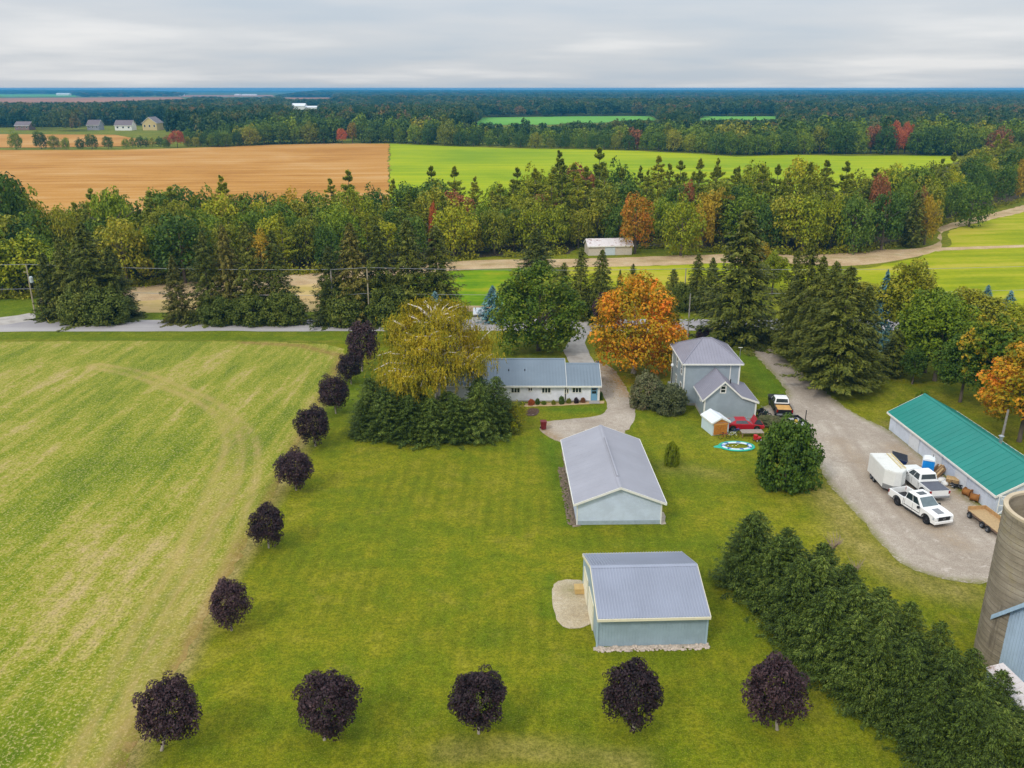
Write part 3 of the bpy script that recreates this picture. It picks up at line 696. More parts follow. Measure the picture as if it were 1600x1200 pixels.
def window(root, c, w_, h, face, panes=1, frame=M_TRIM, fw=0.09, split_h=False):
    """face: '-y','+y','-x','+x' outward direction of the wall; c = centre of the opening on the wall"""
    ax = face[1]; d = 1 if face[0] == '+' else -1; cx_, cy_, cz = c
    def bx(b, u0, u1, z0, z1, p0, p1):
        q0, q1 = sorted((d * p0, d * p1))
        if ax == 'y': b.box(cx_ + u0, cx_ + u1, cy_ + q0, cy_ + q1, cz + z0, cz + z1)
        else: b.box(cx_ + q0, cx_ + q1, cy_ + u0, cy_ + u1, cz + z0, cz + z1)
    b = MB(); W2, H2 = w_ / 2, h / 2
    bx(b, -W2 - fw, -W2, -H2 - fw, H2 + fw, -.02, .06); bx(b, W2, W2 + fw, -H2 - fw, H2 + fw, -.02, .06)
    bx(b, -W2, W2, H2, H2 + fw, -.02, .06); bx(b, -W2, W2, -H2 - fw, -H2, -.02, .075)
    for i in range(1, panes):
        u = -W2 + w_ * i / panes; bx(b, u - .035, u + .035, -H2, H2, -.02, .055)
    if split_h: bx(b, -W2, W2, -.03, .03, -.02, .05)
    o = b.build('window', frame, root)
    for i in range(panes):
        g = MB(); u0 = -W2 + w_ * i / panes + .03; u1 = -W2 + w_ * (i + 1) / panes - .03
        if split_h:
            bx(g, u0, u1, -H2, -.035, -.03, .012); g.build('pane', M_GLASS, o); g = MB(); bx(g, u0, u1, .035, H2, -.03, .016)
        else: bx(g, u0, u1, -H2, H2, -.03, .014)
        g.build('pane', M_GLASS, o)
    return o
def stones(name, parent_label, cat, x0, x1, y0, y1, n, rz, loc, m, size=(0.06, 0.16)):
    """a bed of loose stones lying along a wall"""
    r = random.Random(n); b = MB()
    for i in range(n):
        x, y = r.uniform(x0, x1), r.uniform(y0, y1); s = r.uniform(*size); a = r.uniform(0, 6.28)
        b.lathe([(0.01, 0), (s, s * .25), (s * r.uniform(.6, .9), s * .7), (0.01, s * .9)], 5, (x, y))
    o = b.build(name, m, None, loc, (0, 0, rz), kind='stuff'); return tag(o, parent_label, cat)

# ------------------------------------------------------------------ the two sheds on the lawn
M_GWALL = siding_mat('pale_grey_siding', A(214, 226, 246), 0.2, False, .02)
M_GROOF = roof_mat('light_grey_roof', A(158, 158, 167), rough=0.5, streak=.10)
g = thing('garage', 'long garage with pale grey gable roof and whitish siding beside the gravel drive', 'garage', (10.18, 81.15, 0), 0.024)
gable_house(g, -4.07, 4.07, -7.55, 7.55, 2.42, 4.02, M_GWALL, M_GROOF, 'y', 0.38, 0.36, rib=0.9, rib_h=0.008, trim=M_TRIM)
MB().box(-4.09, 4.09, -7.57, -7.555, 0, .42).build('base_course', plain('grey_base_course', A(160, 174, 184), 0.7), g)
v_ = MB()
v_.prism([(-.16, 4.11), (.16, 4.11), (.08, 4.32), (-.08, 4.32)], -5.6, 4.2, 'y').build('ridge_vent', M_GROOF, g)
for yy in (-1.5, -4.2):
    MB().box(-4.42, -4.13, yy - .1, yy + .1, 1.7, 1.9).build('wall_lamp', M_TRIM, g)
for yy, ww in ((4.6, 0.95),):
    b = MB().box(-4.13, -4.06, yy - ww / 2, yy + ww / 2, 0.02, 2.05).build('door', M_TRIM, g); MB().box(-4.17, -4.12, yy + .3, yy + .38, 0.95, 1.05).build('handle', M_BLACK, b)
for xx in (-1.95, 1.95):
    MB().box(xx - 1.45, xx + 1.45, 7.53, 7.60, 0.02, 2.15).build('overhead_door', M_TRIM, g)
sheet('stone_strip', px((878, 706), (891, 704), (907, 822), (895, 824)), 0.02, gravel_mat('brown_wall_gravel', [(0.33, A(96, 84, 66)), (0.5, A(128, 112, 92)), (0.66, A(158, 142, 122))]), jit=(0.5, 0.06))
sheet('stone_strip', px((1032, 800), (1037, 800), (1041, 819), (1033, 820)), 0.02, M_GRAVEL, jit=(0.5, 0.06))
stones('stone_bed', 'strip of dark loose stones along the left wall of the long garage', 'stones', -4.95, -4.2, -7.6, 5.5, 420, 0.024, (10.18, 81.15, 0.02), plain('brown_wall_stone', A(124, 108, 90), 0.9, var=0.4, scale=4))

M_BWALL = siding_mat('blue_grey_steel_wall', A(158, 178, 190), 0.23, True, 0.05)
M_BROOF = roof_mat('blue_grey_steel_roof', A(156, 162, 178), rough=0.4, streak=0.04)
b_ = thing('drive_shed', 'blue-grey steel shed with ribbed gable roof in front of the garage', 'shed', (10.42, 58.85, 0), 0.04)
gable_house(b_, -4.17, 4.17, -4.25, 4.25, 2.75, 4.25, M_BWALL, M_BROOF, 'x', 0.45, 0.06, rib=0.232, fascia=M_CREAM, trim=plain('blue_corner_trim', A(168, 190, 200), 0.5, var=0.04), rib_h=0.10)
for yy, ww in ((-0.9, 2.7), (2.35, 2.3)):
    d_ = MB().box(-4.27, -4.18, yy - ww / 2, yy + ww / 2, 0.02, 2.3).build('overhead_door', M_CREAM, b_)
    m = MB()
    for i in range(1, 4): m.box(-4.285, -4.26, yy - ww / 2 + .06, yy + ww / 2 - .06, i * .57 - .02, i * .57 + .02)
    m.build('door_rail', M_TRIM, d_)
stones('stone_bed', 'strip of pale loose stones along the front wall of the blue-grey shed', 'stones', -4.3, 4.35, -4.95, -4.32, 330, 0.04, (10.42, 58.85, 0.0), M_STONE, (0.07, 0.15))
sheet('stone_strip', px((927, 1011), (1107, 1004), (1108, 1010), (927, 1017)), 0.02, M_GRAVEL, jit=(0.5, 0.04))
xb, yb = G(907, 925)
t = thing('wooden_crate', 'small tan wooden box on the gravel by the blue-grey shed doors', 'crate', (xb, yb, 0.03), 0.05)
MB().box(-.5, .5, -.4, .4, 0, .45).build('box', plain('tan_plywood', A(196, 166, 108), 0.8), t, bevel=.02); MB().box(-.53, .53, -.43, .43, .45, .51).build('lid', plain('tan_plywood', None), t)

# ------------------------------------------------------------------ ranch house
M_RWALL = siding_mat('white_siding', A(242, 244, 252), 0.13, False, 0.06)
M_RROOF = roof_mat('slate_blue_steel_roof', A(118, 132, 144), rough=0.42, streak=0.10)
h = thing('ranch_house', 'low white house with slate blue ribbed roof behind the spruces and birch', 'house', (0, 0, 0), 0.0)
X0, XM, X1, YF = -9.0, 7.05, 11.75, 107.9
gable_house(h, X0, XM, YF, YF + 9.6, 2.45, 4.45, M_RWALL, M_RROOF, 'x', 0.45, 0.25, rib=0.42, trim=M_TRIM, rib_h=0.065)
gable_house(h, XM + .28, X1, YF + .05, YF + 7.9, 2.4, 4.05, M_RWALL, M_RROOF, 'x', 0.42, 0.25, rib=0.42, trim=M_TRIM, rib_h=0.065)
def ux(u, z=1.4): return XA(u, 600, YF)
for u, w2, n_, zc_, hh in ((805.5, 1.15, 3, 1.62, .62), (828.5, .5, 2, 1.75, .4), (853.5, 1.15, 3, 1.62, .66), (901.5, 1.2, 3, 1.62, .62)):
    window(h, (XA(u, 610, YF), YF if u < 880 else YF + .05, zc_), w2, hh, '-y', n_, M_TRIM, 0.08)
window(h, (XA(885, 611, YF), YF + .05, 1.5), .5, .55, '-y', 1, M_CREAM, 0.06)
dx = XA(928.5, 612, YF)
d_ = MB().box(dx - .45, dx + .45, YF, YF + .12, .12, 2.1).build('door', plain('blue_door_paint', A(112, 158, 186), 0.45, var=.06), h)
MB().box(dx - .3, dx + .3, YF - .02, YF + .02, 1.15, 1.5).build('pane', M_GLASS, d_); MB().box(dx - .3, dx + .3, YF - .02, YF + .02, 1.6, 1.92).build('pane', M_GLASS, d_)
MB().box(dx + .32, dx + .4, YF - .06, YF, .98, 1.06).build('handle', M_BLACK, d_)
m = MB(); m.box(dx - .56, dx - .46, YF - .02, YF + .1, .1, 2.2).box(dx + .46, dx + .56, YF - .02, YF + .1, .1, 2.2).box(dx - .46, dx + .46, YF - .02, YF + .1, 2.1, 2.2); m.build('door_frame', M_TRIM, h)
MB().box(dx - .7, dx + .7, YF - 1.0, YF - .03, 0.03, .14).build('step', M_FOUND, h, bevel=.02)
for u, v in ((795, 581), (820, 578)):
    x = XA(u, v, YF + 2.4); MB().tube([(x, YF + 2.4, 3.3), (x, YF + 2.4, 3.85)], .07, 8).build('roof_vent', M_BLACK, h)
MB().box(X0, X1, YF - .035, YF - .006, 0, .16).build('foundation', M_FOUND, h)
sheet('flower_bed', px((812, 631), (880, 629), (944, 626.5), (944, 630.5), (880, 634), (812, 636)), 0.03, M_DIRT, jit=(0.5, 0.06))
sheet('mulch_bed', smooth_closed(px((820, 641), (830, 637.5), (841, 638.5), (843, 644), (838, 650), (826, 651), (819, 646)), 2), 0.03, gravel_mat('dark_mulch', [(0.33, A(54, 36, 28)), (0.5, A(78, 54, 40)), (0.66, A(104, 78, 58))]), jit=(0.4, 0.05))

# ------------------------------------------------------------------ two-storey farmhouse with rear wing
M_HWALL = siding_mat('blue_grey_clapboard', A(164, 176, 184), 0.16, False, 0.05)
M_HROOF = roof_mat('grey_steel_roof', A(146, 144, 156, .95), rough=0.42, streak=0.05)
f = thing('farmhouse', 'two-storey blue-grey farmhouse with hip roof and gabled rear wing', 'house', (26.6, 110.7, 0), 0.0)
ax0, ax1, ay0, ay1, EV = -3.85, 3.35, -4.2, 4.2, 5.9
MB().box(ax0, ax1, ay0, ay1, .3, EV + .1).build('wall', M_HWALL, f)
MB().box(ax0 - .05, ax1 + .05, ay0 - .05, ay1 + .05, 0, .3).build('foundation', M_FOUND, f)
o_ = .42; rx0, rx1, ryc, RZ = -.85, .35, 0.0, 8.15
e0 = [(ax0 - o_, ay0 - o_, EV), (ax1 + o_, ay0 - o_, EV), (ax1 + o_, ay1 + o_, EV), (ax0 - o_, ay1 + o_, EV)]
A_, B_ = (rx0, ryc, RZ), (rx1, ryc, RZ)
m = MB(); m.poly([e0[0], e0[1], B_, A_]).poly([e0[1], e0[2], B_]).poly([e0[2], e0[3], A_, B_]).poly([e0[3], e0[0], A_])
m.poly([tuple(p) for p in e0[::-1]])
hr = m.build('hip_roof', M_HROOF, f)
rb = MB()
def rib_line(p, q, up=.035, r_=.022): rb.tube([(p[0], p[1], p[2] + up * .4), (q[0], q[1], q[2] + up * .4)], r_, 4)
for side, (p, q, a, b2) in enumerate(((e0[0], e0[1], A_, B_), (e0[3], e0[2], A_, B_))):
    for i in range(1, 20):
        k = i / 20; x = p[0] + (q[0] - p[0]) * k; top_y, top_z = ryc, RZ
        if x < rx0: s = (x - p[0]) / (rx0 - p[0])
        elif x > rx1: s = (q[0] - x) / (q[0] - rx1)
        else: s = 1
        rib_line((x, p[1], EV), (x, p[1] + (ryc - p[1]) * s, EV + (RZ - EV) * s))
for (xe, xr) in ((ax0 - o_, rx0), (ax1 + o_, rx1)):
    for i in range(1, 20):
        y = ay0 - o_ + (ay1 - ay0 + 2 * o_) * i / 20; s = 1 - abs(y - ryc) / (ay1 + o_)
        rib_line((xe, y, EV), (xe + (xr - xe) * s, y, EV + (RZ - EV) * s))
rb.build('roof_rib', M_HROOF, hr, kind='stuff')
for p, q in ((e0[0], A_), (e0[3], A_), (e0[1], B_), (e0[2], B_), (A_, B_)):
    MB().tube([(p[0], p[1], p[2] + .03), (q[0], q[1], q[2] + .03)], .07, 6).build('ridge_cap', M_HROOF, f)
for (x0, x1, y0, y1) in ((ax0 - o_, ax1 + o_, ay0 - o_ - .04, ay0 - o_ + .02), (ax0 - o_, ax1 + o_, ay1 + o_ - .02, ay1 + o_ + .04), (ax0 - o_ - .04, ax0 - o_ + .02, ay0 - o_, ay1 + o_), (ax1 + o_ - .02, ax1 + o_ + .04, ay0 - o_, ay1 + o_)):
    MB().box(x0, x1, y0, y1, EV - .17, EV + .02).build('fascia', M_TRIM, f)
for x in (ax0, ax1):
    for y in (ay0, ay1): MB().box(x - .09, x + .09, y - .09, y + .09, .31, EV - .02).build('corner_board', M_TRIM, f)
MB().box(2.1, 2.22, ay0 - .1, ay0 - .005, 3.2, EV - .18).build('downpipe', M_TRIM, f)
for y in (-2.4, 0.9):
    for z in (1.9, 4.5): window(f, (ax0, y, z), .8, 1.3, '-x', 1, M_TRIM, .11, True)
for y in (-2, 2): window(f, (ax1, y, 4.4), .8, 1.3, '+x', 1, M_TRIM, .11, True)
MB().box(ax0 - .75, ax0 - .02, 2.0, 3.0, .02, .9).build('air_conditioner', plain('grey_metal_box', A(160, 164, 166), .5), f, bevel=.03)
# rear wing: gable towards the camera, shallow lean-to on its right
wx0, wx1, wy0, wy1, we, wr = -2.15, 2.1, -9.5, ay0 - .02, 2.95, 5.15
xm = .15; lx1 = 4.35; sl2 = (wr - we) / (xm - wx0)
wz = wr - sl2 * (wx1 - xm)
prof = [(wx0, .3), (lx1, .3), (lx1, 2.42), (wx1 + .3, 3.12), (xm, wr), (wx0, we)]
MB().prism(prof, wy0, wy1, 'y').build('wing_wall', M_HWALL, f)
MB().box(wx0 - .05, lx1 + .05, wy0 - .05, wy1, 0, .3).build('foundation', M_FOUND, f)
kx, kz = wx1 + .3, 3.14
def slope(x0, z0, x1, z1, y0, y1, nm, th=.1):
    pf = [(x0, z0 + .03), (x1, z1 + .03), (x1, z1 + .03 + th), (x0, z0 + .03 + th)]
    o = MB().prism(pf, y0, y1, 'y').build(nm, M_HROOF, f)
    n = int((y1 - y0) / .42); m = MB()
    for i in range(n + 1):
        p = y0 + .06 + i * (y1 - y0 - .12) / n; m.prism([(x0, z0 + .12 + th * .0), (x1, z1 + .12), (x1, z1 + .165), (x0, z0 + .165)], p - .025, p + .025, 'y')
    m.build('roof_rib', M_HROOF, o, kind='stuff')
    MB().prism([(x0, z0 - .1), (x1, z1 - .1), (x1, z1 + .145), (x0, z0 + .145)], y0 - .055, y0 - .004, 'y').build('barge_board', M_TRIM, f)
    return o
gy0 = wy0 - .28
slope(wx0 - .35, we - sl2 * .35, xm, wr, gy0, wy1, 'wing_roof'); slope(xm, wr, kx, kz, gy0, wy1, 'wing_roof'); slope(kx, kz, lx1 + .3, 2.38, gy0, wy1 + 1.9, 'lean_to_roof')
MB().box(wx0 - .4, wx0 - .33, gy0, wy1, we - sl2 * .35 - .1, we - sl2 * .35 + .12).build('fascia', M_TRIM, f)
MB().box(lx1 + .28, lx1 + .34, gy0, wy1 + 1.9, 2.26, 2.5).build('fascia', M_TRIM, f)
for x, z in ((wx0, we - .1), (lx1, 2.38)): MB().box(x - .09, x + .09, wy0 - .09, wy0 + .09, .31, z).build('corner_board', M_TRIM, f)
window(f, (xm - .1, wy0, 4.12), .55, .8, '-y', 1, M_TRIM, .12, True); window(f, (wx0, wy0 + 2.4, 2.15), .45, .7, '-x', 1, M_TRIM, .12, True)
MB().box(2.5, 2.65, wy0 - .14, wy0 - .005, 2.85, 3.0).build('wall_lamp', M_TRIM, f)
MB().box(1.5, 1.62, -7.0, -6.88, 3.8, 4.6).build('flue', M_BLACK, f)

# ------------------------------------------------------------------ garden shed beside the wing
ts = thing('garden_shed', 'small white-roofed garden shed with orange wooden doors at the corner of the farmhouse', 'shed', (25.05, 97.6, 0), 0.24)
M_SHW = plain('pale_blue_shed_wall', A(204, 220, 228), 0.6, var=.05); M_SHR = roof_mat('white_shed_roof', A(226, 232, 238), streak=.12)
M_CED = plain('orange_cedar', A(190, 122, 44), 0.7, var=.22, scale=5)
gable_house(ts, -1.1, 1.1, -1.45, 1.45, 1.65, 2.2, M_SHW, M_SHR, 'y', .12, .1, rib=.5, rib_h=.02, th=.06)
MB().prism([(-1.0, 1.62), (1.0, 1.62), (0, 2.12)], -1.5, -1.455, 'y').build('gable_panel', M_CED, ts)
for s in (-1, 1):
    d_ = MB().box(min(s * .02, s * .88), max(s * .02, s * .88), -1.52, -1.455, .08, 1.56).build('door', M_CED, ts)
    for i in range(4):
        MB().box(s * .45 - .43 + i * .215 + .01, s * .45 - .43 + (i + 1) * .215 - .01, -1.55, -1.521, .09, 1.55).build('plank', plain('orange_cedar', None), d_)
MB().box(-.98, .98, -1.58, -1.552, 1.36, 1.5).build('door_rail', plain('pale_cedar', A(206, 150, 76), .7), ts)

# ------------------------------------------------------------------ long shed with the green roof
M_LW = siding_mat('white_corrugated_wall', A(214, 222, 236), 0.28, True, 0.30); M_LR = roof_mat('green_steel_roof', A(33, 130, 118), rough=.5, streak=.0)
lx, ly = 51.3, 87.0; ra = 0.047
ls = thing('long_shed', 'long low white corrugated shed with bright green roof beside the gravel yard', 'shed', (lx, ly, 0), ra)
gable_house(ls, -4.0, 4.0, -11.2, 11.2, 2.25, 4.4, M_LW, M_LR, 'y', .35, .3, rib=.92, fascia=M_TRIM, rib_h=.03)
MB().tube([(.7, -3.2, 3.9), (.7, -3.2, 5.0)], .16, 10).build('chimney_pipe', plain('galvanised', A(170, 172, 174), .4, .6), ls)
MB().lathe([(.01, 5.16), (.3, 5.02), (.3, 4.98), (.01, 4.98)], 10, (.7, -3.2)).build('chimney_cap', plain('galvanised', None), ls)
for i in range(9):
    y = -10 + i * 2.5
    if i in (2, 4, 6): MB().box(-4.09, -4.03, y - 1.1, y + 1.1, .05, 2.0).build('sliding_door', plain('pale_sheet', A(216, 220, 226), .5, var=.05, dirt=.4), ls)
m = MB()
for a, b2 in (((-4.2, -11.9, .3), (-4.2, -11.9, 2.4)), ((-3.2, -11.9, .1), (-3.2, -11.9, 2.2)), ((-4.2, -11.9, 2.4), (-3.2, -11.9, 2.2)), ((-4.2, -11.9, .3), (-3.2, -11.9, .1)), ((-4.2, -11.9, 1.4), (-3.2, -11.9, 1.2)), ((-4.2, -11.9, .3), (-3.2, -11.9, 1.2)), ((-4.2, -11.9, 2.4), (-3.2, -11.9, 1.2))):
    m.tube([a, b2], .045, 6)
gg = m.build('tube_gate', M_TRIM, None, (lx, ly, 0), (0, 0, ra)); tag(gg, 'white tubular gate leaning at the near corner of the green-roofed shed', 'gate')

# ------------------------------------------------------------------ concrete silo and the blue barn at the right edge
tt = thing('silo', 'tall open concrete silo with stained banded walls at the right edge', 'silo', (38.0, 52.9, 0))
SR = 3.35; SH = ZT(796, 53.4)
def silo_mat():
    t = NT('stained_silo_concrete'); oc = t.objc()
    a = t.noise(0.4, 5, 0.65, vec=oc); s = t.noise(1.3, 5, 0.7, vec=oc, stretch=(1, 1, .12)); r = t.noise(0.9, 4, .65, vec=oc, stretch=(.25, .25, 2.5)); g = t.noise(9, 3, .7, vec=oc)
    c = t.ramp(t.math('ADD', t.math('MULTIPLY', a, .5), t.math('MULTIPLY', r, .5)), [(.34, A(122, 112, 94)), (.5, A(154, 142, 122)), (.66, A(182, 170, 150))])
    c = t.mix(t.math('MULTIPLY', t.sm(s, .52, .7), .55), c, A(72, 64, 54)); c = t.mix(t.math('MULTIPLY', t.sm(a, .58, .7), .4), c, A(138, 122, 52))
    c = t.mix(t.math('MULTIPLY', t.sm(g, .5, .7), .25), c, A(90, 82, 70))
    t.bump(t.math('ADD', g, r), .35, .05); return t.base(c, .95, 0, .15)
M_SILO = silo_mat()
MB().lathe([(SR, -.1), (SR, SH), (SR - .22, SH), (SR - .22, .2), (.01, .2)], 64).build('wall', M_SILO, tt, smooth=False)
MB().lathe([(SR + .05, SH - .14), (SR + .05, SH + .06), (SR - .26, SH + .06), (SR - .26, SH - .14), (SR + .05, SH - .14)], 64).build('rim', concrete_mat('pale_silo_rim', A(186, 168, 140), A(206, 190, 162)), tt)
hoop0 = None
me_h = MB().lathe([(SR + .001, -.015), (SR + .02, -.015), (SR + .02, .015), (SR + .001, .015)], 48).mesh('hoop_mesh')
for i in range(26): add('hoop', me_h, plain('rusty_hoop', A(124, 112, 94), .8, var=.3), tt, (0, 0, .4 + i * (SH - .9) / 25))
bb = thing('barn', 'blue-white corrugated metal barn with gutter, cut off by the right edge below the silo', 'barn', (0, 0, 0))
M_BLW = siding_mat('blue_white_corrugated', A(190, 212, 234), 0.26, True, .12)
bx0, by0 = G(1547, 1042)
ez = ZT(962, by0)
# end wall runs towards the camera's right, its rake rising from the far corner; the body lies behind it to the right
k0 = Vector((*G(1547, 1042), 0)); l0, l1 = G(1568, 1036, 3.1), G(1600, 1068, 3.1)
dv = (Vector((*l1, 0)) - Vector((*l0, 0))).normalized(); bv = Vector((-dv.y, dv.x, 0))
rx_, ry_, rz_ = ray(1600, 949); den = rx_ * dv.y - ry_ * dv.x; tt_ = (k0.x * dv.y - k0.y * dv.x) / den
sR = (rx_ * tt_ - k0.x) / dv.x; zR = H + rz_ * tt_; pitch = max(.35, min(1.1, (zR - ez) / max(sR, .3)))
half = 4.2; Wb = lambda s_, z_, b__=0.0: k0 + dv * s_ + bv * b__ + Vector((0, 0, z_))
rz2 = ez + pitch * half; m = MB(); i0 = 0
pf = [(0, 0), (2 * half, 0), (2 * half, ez), (half, rz2), (0, ez)]
m.v = [tuple(Wb(s_, z_)) for s_, z_ in pf] + [tuple(Wb(s_, z_, 12)) for s_, z_ in pf]
m.f = [list(range(5)), list(range(9, 4, -1))] + [[k, (k + 1) % 5, 5 + (k + 1) % 5, 5 + k] for k in range(5)]
m.build('wall', M_BLW, bb)
for s0, z0, s1, z1 in ((-.4, ez - pitch * .4, half, rz2), (2 * half + .4, ez - pitch * .4, half, rz2)):
    MB().hexa([Wb(s0, z0 + .05, -.4), Wb(s1, z1 + .05, -.4), Wb(s1, z1 + .05, 12.3), Wb(s0, z0 + .05, 12.3)], [Wb(s0, z0 + .2, -.4), Wb(s1, z1 + .2, -.4), Wb(s1, z1 + .2, 12.3), Wb(s0, z0 + .2, 12.3)]).build('roof', roof_mat('blue_grey_barn_roof', A(150, 176, 204)), bb)
    MB().hexa([Wb(s0, z0 - .14, -.47), Wb(s1, z1 - .14, -.47), Wb(s1, z1 - .14, -.41), Wb(s0, z0 - .14, -.41)], [Wb(s0, z0 + .24, -.47), Wb(s1, z1 + .24, -.47), Wb(s1, z1 + .24, -.41), Wb(s0, z0 + .24, -.41)]).build('barge_board', plain('blue_barge', A(176, 202, 222), .5), bb)
MB().tube([Wb(.12, ez - .35, -.1), Wb(.12, .1, -.1)], .07, 8).build('downpipe', M_TRIM, bb)
print('barn pitch', pitch, sR, zR, ez, dv)
# lean-to with the rusty white roof in front of the barn
zl = 2.6
c0, c1, c2, c3 = G(1540, 1043, zl), G(1568, 1036, zl + .5), G(1640, 1105, zl + .5), G(1612, 1125, zl)
lt = thing('lean_to', 'low lean-to with rust-stained white metal roof in front of the blue barn', 'shed', (0, 0, 0))
M_RUST = roof_mat('rusty_white_roof', A(214, 206, 204), rust=.75, rough=.6, streak=.2)
m = MB(); T_ = lambda c, z: (c[0], c[1], z)
m.hexa([T_(c0, zl - .1), T_(c3, zl - .1), T_(c2, zl + .4), T_(c1, zl + .4)], [T_(c0, zl), T_(c3, zl), T_(c2, zl + .5), T_(c1, zl + .5)])
rf = m.build('roof', M_RUST, lt)
m = MB()
for i in range(13):
    k = i / 12; p = Vector(T_(c0, zl)).lerp(Vector(T_(c3, zl)), k); q = Vector(T_(c1, zl + .5)).lerp(Vector(T_(c2, zl + .5)), k); m.tube([p, q], .035, 4)
m.build('roof_rib', M_RUST, rf, kind='stuff')
ins = lambda a, b2, k: (a[0] + (b2[0] - a[0]) * k, a[1] + (b2[1] - a[1]) * k)
cc = ((c0[0] + c2[0]) / 2, (c0[1] + c2[1]) / 2); d0, d1, d2, d3 = [ins(c, cc, .06) for c in (c0, c1, c2, c3)]
MB().hexa([T_(d0, 0), T_(d3, 0), T_(d2, 0), T_(d1, 0)], [T_(d0, zl - .12), T_(d3, zl - .12), T_(d2, zl + .38), T_(d1, zl + .38)]).build('wall', M_BLW, lt)

# ------------------------------------------------------------------ white shed with rusty roof beyond the farm track
ws = thing('field_shed', 'long white shed with rust-streaked roof at the wood edge beyond the track', 'shed', (24.6, 217.2, 0), 0.12)
gable_house(ws, -5.6, 5.6, -2.6, 2.6, 2.4, 3.7, plain('faded_white_boards', A(200, 188, 172), .8, var=.12, dirt=.5), M_RUST, 'x', .3, .3, rib=.6, rib_h=.04)
MB().box(-1.4, 1.2, -2.68, -2.605, .05, 2.2).build('sliding_door', plain('pale_blue_boards', A(196, 206, 212), .7, dirt=.3), ws)
x, y = G(748.5, 496)
ms = thing('roadside_hut', 'tiny hut with a pale metal roof beside the blue spruce across the road', 'shed', (x, y, 0))
gable_house(ms, -.85, .85, -.8, .8, 1.0, 1.65, plain('grey_brown_boards', A(128, 118, 112), .8), roof_mat('pale_hut_roof', A(206, 214, 224)), 'x', .25, .15, rib=None)
# white picket fence by the hut
x0, y0 = G(738, 503.5); x1, y1 = G(768, 503)
pf = thing('picket_fence', 'low white picket fence along the far verge of the road by the hut', 'fence', (x0, y0, 0), atan2(y1 - y0, x1 - x0))
n = 15; Lf = hypot(x1 - x0, y1 - y0); pm = MB().box(-.05, .05, -.02, .02, 0, .95).mesh('picket_mesh')
for i in range(n): add('picket', pm, M_TRIM, pf, (i * Lf / (n - 1), 0, 0))
for z in (.3, .75): MB().box(0, Lf, .021, .05, z - .03, z + .03).build('rail', M_TRIM, pf)

# ------------------------------------------------------------------ far farms
def far_house(label, u, vb, wpx, dpx_m, hgt, roofh, wm, rm, axis='x', name='farmhouse', cat='house', rz=0.0, nwin=3):
    x, y = G(u, vb); wd = wpx / ppm(vb)
    t = thing(name, label, cat, (x, y, 0), rz)
    gable_house(t, -wd / 2, wd / 2, -dpx_m / 2, dpx_m / 2, hgt, hgt + roofh, wm, rm, axis, .5, .5, th=.2)
    for i in range(nwin): window(t, (-wd / 2 + wd * (i + .5) / nwin, -dpx_m / 2, hgt * .6), wd / nwin * .3, hgt * .3, '-y', 1, M_TRIM, .12)
    return t
WHITE = plain('far_white_wall', A(232, 232, 228), .6, var=.05); BRN = roof_mat('brown_shingle_roof', A(112, 98, 100)); TANW = plain('tan_wall', A(206, 184, 130), .7, var=.08)
GREYR = roof_mat('pale_far_roof', A(200, 204, 210)); WR = roof_mat('white_far_roof', A(236, 238, 240))
far_house('far white farmhouse with dark brown roof at left behind the hedgerow', 197, 203.5, 26, 12, 5.0, 4.5, WHITE, BRN)
far_house('far tan building with pale yellow gable behind the hedgerow', 240, 203, 22, 18, 7.0, 5.5, TANW, BRN, 'y', 'barn', 'barn')
far_house('far house with grey hip at left, left of the white farmhouse', 150, 203, 18, 12, 5.0, 4.5, plain('far_grey_wall', A(150, 148, 158), .7), BRN)
far_house('far low brick house farthest left behind the hedgerow', 40, 203, 22, 12, 4.5, 3.5, plain('far_brick_wall', A(140, 112, 104), .8), BRN)
far_house('far white roof showing between hedgerow trees right of the tan barn', 308, 195, 15, 16, 5.5, 3.0, WHITE, WR, name='shed', cat='shed', nwin=0)
far_house('far white silo-side shed right of the red tree', 337, 199, 6, 8, 8, 4, WHITE, WR, 'y', 'shed', 'shed', nwin=0)
far_house('far large white barn standing in a green clearing', 468, 171, 20, 25, 7, 4.5, WHITE, WR, name='barn', cat='barn', nwin=0)
far_house('far low white wing beside the large white barn', 487, 171, 19, 18, 4, 2.5, WHITE, WR, name='barn', cat='barn', nwin=0)
for u, v, wp, hh, lab in ((100, 149.3, 20, 22, 'farthest white hall near the horizon at far left'), (268, 149.5, 9, 20, 'white block in the far village, leftmost'), (277, 148, 8, 26, 'taller white block in the middle of the far village'),
                          (284, 150, 7, 16, 'small white block at the right end of the far village'), (390, 149.6, 22, 14, 'long white greenhouse range near the horizon'), (372, 149.4, 9, 14, 'short white shed left of the far greenhouse range'),
                          (1078, 156, 8, 10, 'tiny white house far off in the woods right of centre'), (520, 144.8, 7, 26, 'tiny white building on the horizon at left of centre'), (545, 144.6, 6, 22, 'second tiny white building on the horizon, further right')):
    far_house(lab, u, v, wp, 30, hh * .45, hh * .16, WHITE, WR, name='far_building', cat='building', nwin=0)
